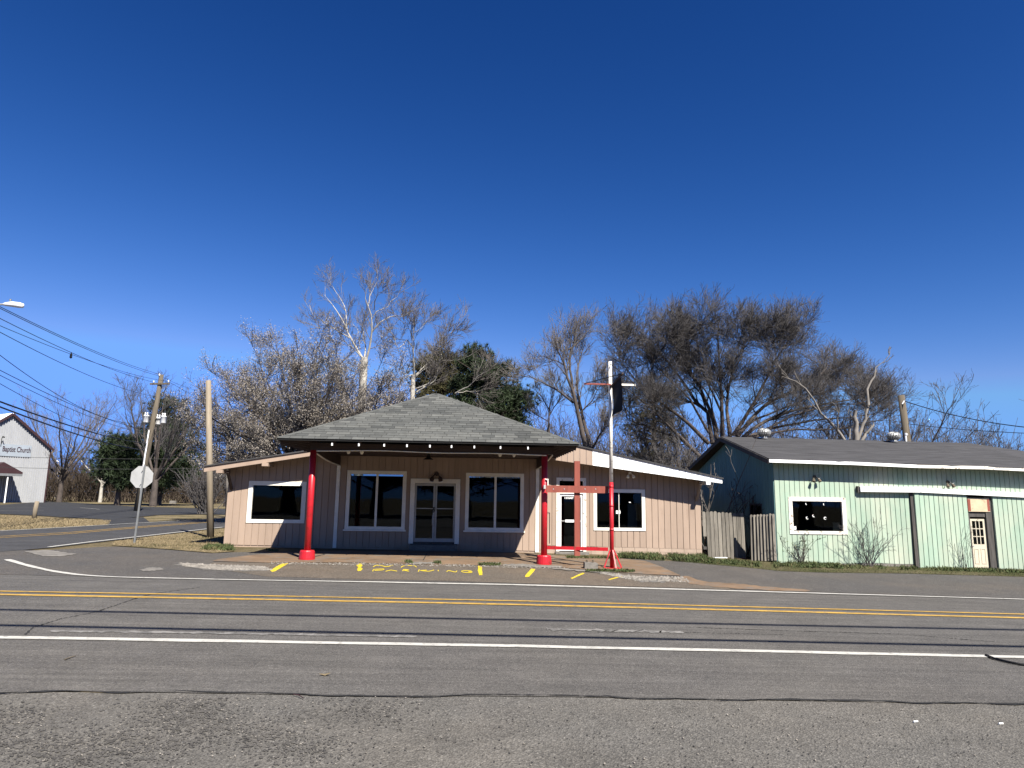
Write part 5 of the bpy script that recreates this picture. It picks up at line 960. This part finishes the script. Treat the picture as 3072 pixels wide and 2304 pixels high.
# grey tree behind the flagpole
o = (1540, 850); sc = 3.017; rng = np.random.default_rng(8)
lst = [([(660, 1490), (600, 1250), (540, 1000), (490, 850), (460, 720), (420, 640), (380, 470)], .24, .04), ([(540, 1000), (520, 800), (510, 600), (520, 430)], .14, .03), ([(540, 1080), (420, 980), (280, 900), (150, 860), (80, 840)], .1, .03), ([(700, 1490), (640, 1250), (600, 1060), (560, 900), (600, 700), (680, 500)], .18, .03), ([(580, 1200), (700, 1080), (800, 900)], .08, .02), ([(470, 740), (380, 700), (250, 720)], .06, .02), ([(500, 600), (600, 520), (700, 430)], .06, .02), ([(720, 1490), (800, 1330), (900, 1250)], .1, .03)]
Pb, Rb = limbs3d(lst, 38, 1.5, sc, o, rng, 9)
bare_tree('bare_tree', 'slender grey bare tree between the shop roof and banner pole', (Pb, Rb), trunk_to(1761, 1344, 38, .4, .28), [dict(L1, k=12, absl=1.6), dict(L2, k=8, absl=.95), dict(L3, k=5, n=3, absl=.55)], ('bark', 'twig_grey', 'twig_grey'), seed=14, rtw=.0065)
lst = [([(320, 1310), (330, 1100), (360, 950), (340, 860)], .09, .02), ([(330, 1150), (250, 1020), (200, 940)], .06, .02), ([(325, 1200), (420, 1040), (440, 920)], .06, .02), ([(320, 1250), (190, 1180), (150, 1050)], .05, .02)]
Pb, Rb = limbs3d(lst, 42, 1, sc, o, rng, 8)
bare_tree('bare_tree', 'small thin bare tree close beside the dark pine', (Pb, Rb), trunk_to(1646, 1284, 42, .15, .1), [dict(L1, k=12), dict(L2, k=7), dict(L3, k=4)], ('bark', 'twig_grey', 'twig_grey'), seed=15, rtw=.0065)
# dead pale tree behind the shed roof
o = (1800, 850); sc = 2.458
lst = [([(1890, 1200), (1890, 1080), (1880, 950)], .26, .2), ([(1830, 1200), (1740, 1060), (1640, 960), (1500, 740), (1340, 690)], .14, .03), ([(1915, 1200), (1950, 1120), (2020, 1040)], .16, .1), ([(1980, 900), (1970, 780), (2060, 600), (2130, 535)], .13, .02), ([(1900, 1150), (1960, 1000), (1980, 890)], .15, .12), ([(1750, 1080), (1760, 960), (1720, 890)], .07, .02), ([(1840, 1150), (1850, 1000), (1830, 920)], .07, .02)]
Pb, Rb = limbs3d(lst, 36, .6, sc, o, rng, 8)
bare_tree('dead_tree', 'broken pale dead tree with snapped limbs behind the green shed', (Pb, Rb), trunk_to(2569, 1338, 36, .35, .27), [dict(L1, k=4, ratio=.3, tmin=.4), dict(L2, k=3)], ('bark_pale', 'bark_pale', 'bark_pale'), seed=16, rtw=.012)
# generic bare tree from a base and a size
def simple_tree(label, px, py_top, Y, r, seed, spread=.42, kind=('bark', 'twig', 'twig'), group=None, nl=8, name='bare_tree', dens=1., th=.28):
    rng = np.random.default_rng(seed); t = atY(px, py_top, Y); X = t[0]; zg = float(gz(X, Y)); H = t[2]-zg; th_ = zg+H*th
    tr = (np.array([[X+rng.normal(0, .05)*u, Y, lerp(zg-.1, th_, u)] for u in np.linspace(0, 1, 5)]), np.linspace(r*1.25, r*.8, 5)); P, Rd = [], []
    for i in range(nl):
        a = i*2.4+rng.uniform(-.4, .4); s0 = tr[0][-1]-np.array([0, 0, rng.uniform(0, .12)*H]); e = np.array([X+math.cos(a)*H*spread*rng.uniform(.3, 1), Y+math.sin(a)*H*spread*rng.uniform(.3, 1), zg+H*rng.uniform(.68, .97)])
        mid = lerp(s0, e, .45)+np.array([math.cos(a), math.sin(a), .3])*H*.04
        Q = resample(np.array([s0, mid, e]), 9)+rng.normal(0, H*.006, (9, 3))*np.linspace(0, 1, 9)[:, None]; P.append(Q); Rd.append(np.linspace(r*.5, r*.1, 9))
    return bare_tree(name, label, (np.array(P), np.array(Rd)), tr, [dict(L1, k=int(9*dens)), dict(L2, k=int(6*dens)), dict(L3, k=int(5*dens))], kind, group, seed, rtw=.009)
simple_tree('bare tree with tangled grey branches rising beside the church', 215, 1190, 100, .3, 31, .55, ('bark', 'twig_grey', 'twig_grey'), None, 9)
simple_tree('pale forked sycamore between the church and the transformer pole', 330, 1235, 105, .22, 32, .4, ('bark_white', 'twig_grey', 'twig_grey'), None, 7, 'sycamore_tree')
simple_tree('bare tree whose crown stands above the transformers', 498, 1120, 80, .32, 33, .42, ('bark', 'twig', 'twig'), None, 10)
for i, (x, y, Y) in enumerate(((2790, 1290, 75), (2860, 1282, 70), (2960, 1285, 78), (3045, 1285, 66), (2890, 1300, 90))):
    simple_tree('low bare tree in the far row beyond the green shed', x, y, Y, .22, 40+i, .5, ('bark_dark', 'twig', 'twig'), 'far trees beyond the green shed', 7, dens=.75)
for i, (x, y, Y) in enumerate(((160, 1340, 150), (290, 1360, 140), (600, 1330, 95), (690, 1340, 85), (560, 1400, 110), (380, 1390, 130), (660, 1250, 100))):
    simple_tree('bare tree in the thicket behind the parking lot', x, y, Y, .2, 60+i, .5, ('bark_dark', 'twig', 'twig'), 'thicket trees behind the parking lot', 7, dens=.75)
simple_tree('bare tree filling the gap behind the shop\'s right wing', 1990, 1290, 46, .2, 81, .5, ('bark_dark', 'twig', 'twig'), None, 8)
simple_tree('low bushy bare tree beside the green shed gable', 2040, 1330, 40, .16, 82, .5, ('bark', 'twig_grey', 'twig'), None, 8)
simple_tree('bare tree partly hidden behind the dead tree', 2440, 1240, 52, .22, 83, .6, ('bark_dark', 'twig', 'twig'), None, 9)
simple_tree('spreading bare tree behind the shed\'s right roof vent', 2640, 1190, 50, .22, 84, .55, ('bark_dark', 'twig', 'twig'), None, 9)
# blossoming pear tree
rng = np.random.default_rng(21); o = (0, 0); sc = 1.
tips = [(600, 1290), (630, 1180), (660, 1100), (720, 1090), (770, 1050), (835, 1030), (900, 1050), (960, 1050), (1020, 1065), (1080, 1085), (1140, 1095), (1180, 1130), (1215, 1170), (640, 1330), (740, 1200), (860, 1150), (980, 1150), (1080, 1170), (700, 1280), (820, 1240), (950, 1230), (1060, 1250), (770, 1330), (900, 1320), (1150, 1200), (1010, 1110), (690, 1150), (880, 1090), (610, 1230), (650, 1390), (720, 1380), (800, 1390), (1000, 1330), (1100, 1290), (1180, 1210), (560, 1330), (590, 1260), (930, 1180), (1040, 1200), (790, 1150), (1200, 1240)]
lst = [([(900, 1440), (lerp(900, a, .35), lerp(1420, b, .45)), (lerp(900, a, .75), lerp(1420, b, .72)), (a, b+10)], .14, .025) for a, b in tips]
Pb, Rb = limbs3d(lst, 36, 3.2, sc, o, rng, 8)
PT, tw = bare_tree('pear_tree', 'broad blossoming tree with pale buds behind the shop\'s left wing', (Pb, Rb), trunk_to(900, 1440, 36, .35, .28), [dict(L1, k=10, ratio=.42, tmin=.25, absl=1.7), dict(L2, k=7, n=5, absl=1.), dict(L3, k=5, n=3, absl=.55)], ('bark_dark', 'bark', 'twig'), seed=22, rtw=.008)
def leaves(name, parent, C_, k, spread, size, mat, rng, asp=.6):
    c = np.repeat(C_, k, axis=0)+rng.normal(0, spread, (len(C_)*k, 3)); u = nrmz(rng.normal(size=c.shape)); v = nrmz(np.cross(u, rng.normal(size=c.shape))); s = size*rng.uniform(.5, 1.3, (len(c), 1))
    V = np.stack([c-u*s-v*s*asp*.3, c+v*s*asp, c+u*s, c-v*s*asp], 1); return npmesh(name, V, np.arange(len(c)*4).reshape(-1, 4), mat, parent)
Q = tw[0]; pick = Q[rng.random(len(Q)) < .8]; cc = np.concatenate([pick[:, 1], pick[:, 2], (pick[:, 1]+pick[:, 2])/2]); cc = cc[rng.random(len(cc)) < .85]
stuff(leaves('blossom', PT, cc, 5, .13, .032, 'blossom', rng))
# evergreens
def evergreen(name, label, lobes, Y, base, mat, seed, ntuft, nl=.34, nw=.03, depth=1., trunk_mat='bark', k=16, clump=.42):
    rng = np.random.default_rng(seed); pts = []; tot = sum(a*b for _, _, a, b in lobes)
    for x, y, rx, ry in lobes:
        c = atY(x, y, Y); s = Y/FPX; n_ = int(ntuft*rx*ry/tot); nc = max(3, n_//22); q = nrmz(rng.normal(size=(nc, 3)))*rng.random((nc, 1))**.33; q = c+q*np.array([rx*s, rx*s*depth, ry*s]); pts.append(q[rng.integers(0, nc, n_)]+rng.normal(0, clump, (n_, 3))*np.array([1, 1, .55]))
    pts = np.vstack(pts); t = trunk_to(base[0], base[1], Y, .3, .1); T_ = thing(name, t[0][0], label, 'tree'); npmesh('trunk', *tubes(np.array([t[0]]), np.array([t[1]]), 8), trunk_mat, T_)
    lim = pts[rng.random(len(pts)) < .12]; zz = np.clip(lim[:, 2]-np.hypot(lim[:, 0]-t[0][0][0], lim[:, 1]-Y)*.35, t[0][0][2]+1, t[0][-1][2]); fr = (zz-t[0][0][2])/(t[0][-1][2]-t[0][0][2]); st = t[0][0]+(t[0][-1]-t[0][0])*fr[:, None]
    P = np.stack([st, st*.5+lim*.5+np.array([0, 0, .1]), lim], 1); npmesh('limb', *tubes(P, np.tile([.06, .035, .012], (len(P), 1)), 4), trunk_mat, T_)
    c = np.repeat(pts, k, axis=0); d = nrmz(rng.normal(size=c.shape)+np.array([0, 0, .35])); w = nrmz(np.cross(d, rng.normal(size=c.shape)))*nw; L = nl*rng.uniform(.6, 1.2, (len(c), 1))
    V = np.stack([c-w, c+w, c+d*L], 1); npmesh('crown', V, np.arange(len(c)*3).reshape(-1, 3), mat, T_); return T_
evergreen('pine_tree', 'dark green pine standing right behind the canopy roof', [(1445, 1100, 58, 55), (1490, 1150, 70, 60), (1400, 1150, 40, 40), (1540, 1190, 42, 45), (1480, 1220, 95, 50), (1560, 1240, 30, 30), (1430, 1070, 30, 28), (1420, 1230, 60, 40)], 48, (1470, 1080), 'pine', 51, 2600, .42, .028)
evergreen('cedar_tree', 'rounded olive brown evergreen behind the white limbed sycamore', [(1310, 1100, 62, 55), (1350, 1120, 50, 60), (1280, 1130, 45, 40), (1320, 1170, 75, 55)], 52, (1320, 1060), 'olive', 52, 1900, .34, .02)
evergreen('pine_tree', 'tall dark pine behind the leaning transformer pole', [(500, 1240, 40, 45), (520, 1290, 50, 60), (470, 1330, 70, 50), (540, 1380, 60, 60), (440, 1390, 60, 60), (500, 1430, 80, 40)], 88, (505, 1210), 'pine', 53, 2600, .6, .045, clump=.75)
evergreen('pine_tree', 'low spreading pine to the church side of the transformer pole', [(370, 1350, 55, 45), (350, 1390, 50, 40), (400, 1420, 60, 45), (340, 1430, 40, 30)], 84, (372, 1320), 'pine', 54, 1900, .6, .045, clump=.7)
evergreen('cedar_tree', 'dull evergreen deep behind the banner pole', [(1960, 1200, 70, 75), (1930, 1290, 60, 60), (2010, 1290, 50, 60), (1950, 1360, 70, 40)], 56, (1960, 1150), 'olive', 55, 1300, .3, .018)
# thickets behind the parking lot and far woods
def thicket(name, label, x0, x1, y0, y1, h0, h1, k, mat, rw=.012, seed=1):
    rng = np.random.default_rng(seed); X = rng.uniform(x0, x1, k); Y = rng.uniform(y0, y1, k); H = rng.uniform(h0, h1, k); n = 5; D = nrmz(np.stack([rng.normal(0, .35, k), rng.normal(0, .35, k), np.ones(k)], 1)); P = [np.stack([X, Y, gz(X, Y)-.05], 1)]
    for i in range(n-1): D = nrmz(D+rng.normal(0, .16, D.shape)); P.append(P[-1]+D*(H/(n-1))[:, None])
    P = np.stack(P, 1); Rd = np.tile(np.linspace(rw*2, rw*.7, n), (k, 1)); a = tubes(P, Rd, 3); c1_ = children(P, Rd, 6, .25, 40, .45, 3, .15, .2, rw*.7, 0, rng=rng); c2_ = children(*c1_, 3, .2, 40, .55, 2, .1, .2, rw*.7, 0, rng=rng)
    return tag(stuff(npmesh(name, *merge([a, tubes(*c1_, 3), tubes(*c2_, 3)]), mat)), label, 'brush')
def xat(px, Y): return atY(px, 1480, Y)[0]
thicket('brush_thicket', 'dense brown winter brush along the back of the parking lot', xat(100, 115), xat(720, 115), 105, 122, 2.5, 6.5, 650, 'brush', .03, 1)
thicket('brush_thicket', 'tall grey brown far woods behind the parking lot', xat(60, 190), xat(1000, 190), 175, 210, 6, 13, 600, 'brush', .05, 2)
thicket('brush_thicket', 'grey brown woods behind the two buildings', xat(1450, 70), xat(2750, 70), 52, 74, 5.5, 10.5, 1000, 'twig', .02, 3)
thicket('brush_thicket', 'far woods beyond the green shed\'s hip roof', xat(2600, 150), xat(3250, 150), 135, 165, 7, 12, 350, 'brush', .04, 4)
# shrubs
def shrub(name, label, x, y, Y, h, sp, k, seed, mat='twig', leaf=None, rw=.005, cat='shrub', kids=4):
    rng = np.random.default_rng(seed); b = atY(x, y, Y); b[2] = float(gz(b[0], Y)); T_ = thing(name, b, label, cat); n = 6
    D = nrmz(np.stack([rng.normal(0, sp, k), rng.normal(0, sp*.6, k)-.05, np.ones(k)], 1)); P = [b+np.stack([rng.normal(0, .05*h, k), rng.normal(0, .03*h, k), np.full(k, -.03)], 1)]; H = h*rng.uniform(.55, 1.05, k)
    for i in range(n-1): D = nrmz(D+rng.normal(0, .12, D.shape)); P.append(P[-1]+D*(H/(n-1))[:, None])
    P = np.stack(P, 1); Rd = np.tile(np.linspace(rw*1.8, rw*.6, n), (k, 1)); npmesh('stem', *tubes(P, Rd, 4), mat, T_); c1_ = children(P, Rd, kids, .25, 34, .4, 4, .12, .18, rw*.6, 0, rng=rng); c2_ = children(*c1_, 3, .2, 36, .5, 3, .1, .2, rw*.5, 0, rng=rng)
    stuff(npmesh('twigs', *merge([tubes(*c1_, 3), tubes(*c2_, 3)]), mat, T_))
    if leaf: stuff(leaves('leaves', T_, c2_[0][:, -1], leaf, .03, .028, 'weed', rng))
    return T_
shrub('shrub', 'fan shaped bare shrub growing at the lot edge near the timber pole', 612, 1543, G(612, 1543)[1], 4.2, .42, 60, 71, 'twig', None, .02)
shrub('shrub', 'leafy bramble growing up under the shed\'s window', 2405, 1690, 20.75, 1.1, .5, 14, 72, 'bark_dark', 1, .006)
shrub('shrub', 'bare twiggy shrub against the shed wall between window and sliding door', 2608, 1698, 20.75, 1.55, .3, 20, 73, 'twig', None, .006)
shrub('shrub', 'thin bare sprouts beside the shed\'s cream door', 2900, 1702, 20.7, 1.4, .22, 7, 74, 'twig', None, .005)
shrub('shrub', 'tall thin saplings in the gap between the fence panels', 2238, 1650, 22.6, 2.9, .25, 10, 75, 'bark_dark', None, .012)
shrub('shrub', 'leaning bare sapling rising against the shed\'s dark gable wall', 2130, 1600, 23.2, 4.2, .32, 8, 76, 'twig_grey', None, .014)
# weeds and grass
def blades(name, label, pts, h, w, mat, seed, cat, lean=.5, flat=False):
    rng = np.random.default_rng(seed); k = len(pts); d = nrmz(np.stack([rng.normal(0, lean, k), rng.normal(0, lean, k), np.ones(k)], 1)); s = nrmz(np.cross(d, rng.normal(size=d.shape)))*(w*rng.uniform(.5, 1.4, (k, 1))); L = (h*rng.uniform(.4, 1.2, (k, 1)))
    if flat: V = np.stack([pts, pts+d*L*.6-s, pts+d*L, pts+d*L*.6+s], 1); F_ = np.arange(k*4).reshape(-1, 4)
    else: V = np.stack([pts-s, pts+s, pts+d*L], 1); F_ = np.arange(k*3).reshape(-1, 3)
    return tag(stuff(npmesh(name, V, F_, mat)), label, cat)
def gpts(poly_t, poly_b, k, seed, clump=0, off=.01):
    rng = np.random.default_rng(seed); A, B = resample(gline(poly_t)[:, :2], 200), resample(gline(poly_b)[:, :2], 200); i = rng.integers(0, 200, k); t = rng.random((k, 1))
    if clump: c = rng.integers(0, 200, clump); i = np.clip(c[rng.integers(0, clump, k)]+rng.normal(0, 3, k).astype(int), 0, 199)
    P = A[i]*(1-t)+B[i]*t+rng.normal(0, .03, (k, 2)); return np.concatenate([P, (gz(P[:, 0], P[:, 1])+off)[:, None]], 1)
blades('lawn_grass', 'dry straw coloured grass on the street corner beside the shop', gpts([(345, 1630), (405, 1619), (540, 1603), (668, 1590), (690, 1605)], [(345, 1637), (410, 1642), (520, 1650), (640, 1660), (690, 1656)], 9000, 91), .09, .006, 'straw', 91, 'grass', .8)
blades('green_weeds', 'green weeds at the corner foot of the shop\'s left wing', gpts([(620, 1640), (690, 1640)], [(610, 1652), (700, 1655)], 1500, 92), .12, .012, 'weed', 92, 'weeds', .7, True)
blades('green_weeds', 'leafy green weed bank along the shop\'s right wing foundation', gpts([(1850, 1668), (1960, 1668), (2110, 1672)], [(1860, 1675), (1960, 1683), (2140, 1692)], 6500, 93, 30), .15, .013, 'weed', 93, 'weeds', .7, True)
blades('green_weeds', 'mixed green weeds along the foot of the green shed', gpts([(2330, 1690), (2700, 1698), (3072, 1712), (3200, 1716)], [(2330, 1703), (2700, 1712), (3072, 1722), (3200, 1727)], 7500, 94, 60), .12, .012, 'weed', 94, 'weeds', .8, True)
blades('green_weeds', 'low weeds in front of the weathered picket panels', gpts([(2110, 1680), (2330, 1695)], [(2110, 1692), (2330, 1708)], 2400, 95, 24), .1, .012, 'weed', 95, 'weeds', .8, True)
blades('grass_blades', 'thin greenish grass edging the gravel lot by the green shed', gpts([(2050, 1682), (2330, 1703), (2700, 1710), (3072, 1722)], [(2050, 1688), (2330, 1715), (2700, 1722), (3072, 1732)], 9000, 96), .05, .006, 'weed', 96, 'grass', .9)
for sd, (x0, x1, yy, k), lb in ((97, (1218, 1235, 1690, 140), 'weed tuft at the broken curb below the double doors'), (98, (1305, 1318, 1692, 120), 'small weed tuft right of the broken curb piece'), (99, (1440, 1500, 1697, 320), 'weeds in the broken curb left of the right red post'), (100, (1760, 1900, 1717, 700), 'low weeds around the banner pole\'s base plate'), (101, (1700, 1860, 1676, 600), 'scrubby weeds along the foundation below the single door'), (102, (800, 830, 1655, 120), 'weed tuft at the foot of the shop\'s left wing window')):
    blades('weed_tuft', lb, gpts([(x0, yy-2), (x1, yy-1)], [(x0, yy+2), (x1, yy+4)], k, sd, off=.03), .07, .014, 'weed', sd, 'weeds', .8, True)
blades('lawn_grass', 'dry pale grass on the verge before the church', gpts([(0, 1546), (190, 1557), (332, 1563)], [(0, 1592), (200, 1582), (320, 1575)], 9000, 103), .1, .012, 'straw', 103, 'grass', .8)
# evergreens and bare trees across the road behind the camera, mirrored in the glass

src = evergreen('cedar_tree', 'broad dark cedar across the road from the shop', [(1536, 1380, 420, 130), (1450, 1300, 300, 120)], 22, (1536, 1200), 'pine', 58, 900, .5, .06, .5)
src['group'] = 'cedars across the road'; sb = Vector(src.location); kids = list(src.children)
for i in range(9):
    o = src if i == 0 else src.copy()
    if i: COL.objects.link(o)
    X = -30+i*7.5; Yp = -16-random.uniform(0, 3); o.location = (X, Yp, gz(X, Yp)); sc_ = random.uniform(1.5, 2.0); o.scale = (sc_*1.15, sc_, sc_*random.uniform(.9, 1.2)); o.rotation_euler = (0, 0, random.uniform(-.4, .4)+math.pi*(i % 2))
    if i:
        for c in kids:
            q = c.copy(); COL.objects.link(q); q.parent = o; q.matrix_parent_inverse = Matrix.Translation(-sb)

def region_stones(name, label, pts, s0, s1, mat, seed):
    rng = np.random.default_rng(seed); k = len(pts); o_ = np.array([(1, 0, 0), (-1, 0, 0), (0, 1, 0), (0, -1, 0), (0, 0, .8), (0, 0, -.4)]); fo = np.array([(0, 2, 4), (2, 1, 4), (1, 3, 4), (3, 0, 4)])
    V = o_[None]*rng.uniform(.5, 1.3, (k, 6, 3))*(s0+(s1-s0)*rng.random(k)**2)[:, None, None]+pts[:, None]
    tag(stuff(npmesh(name, V, (np.arange(k)[:, None, None]*6+fo[None]).reshape(-1, 3), mat)), label, 'gravel')
region_stones('loose_gravel', 'pale broken gravel beside the first yellow stripe', gpts([(540, 1693), (640, 1697), (800, 1703)], [(560, 1702), (660, 1713), (806, 1714)], 1500, 111, off=.022), .012, .045, 'stone_l', 111)
region_stones('loose_gravel', 'loose pale rubble on the apron edge beyond the pole', gpts([(1800, 1722), (1900, 1730), (2040, 1734)], [(1830, 1728), (1920, 1748), (2080, 1750)], 700, 112, off=.022), .01, .05, 'stone_l', 112)
region_stones('loose_gravel', 'scattered grit along the broken curb of the apron', gpts([(800, 1690), (1302, 1695), (1700, 1704)], [(800, 1696), (1302, 1702), (1700, 1712)], 900, 113, off=.03), .008, .03, 'stone_l', 113)

ctr = np.array([(560, 2170), (620, 2130), (200, 2275), (330, 2225), (900, 2250), (480, 2240), (20, 2150), (60, 2230), (760, 2200), (1100, 2130), (520, 2120)]); rg = np.random.default_rng(121)
for k_, mt, s1_, lb, nm in ((5500, 'stone_d', .016, 'dark loose stones gathered in the worn roadside hollow', 121), (350, 'stone_l', .010, 'pale chips among the dark stones of the roadside hollow', 122)):
    pxs = ctr[rg.integers(0, len(ctr), k_)]+rg.normal(0, 1, (k_, 2))*np.array([85, 26]); pxs = pxs[pxs[:, 1] > 2096]
    pts_ = np.array([G(*q) for q in pxs]); pts_[:, 2] = gz(pts_[:, 0], pts_[:, 1])+.01
    region_stones('loose_gravel', lb, pts_, .004, s1_, mt, nm)
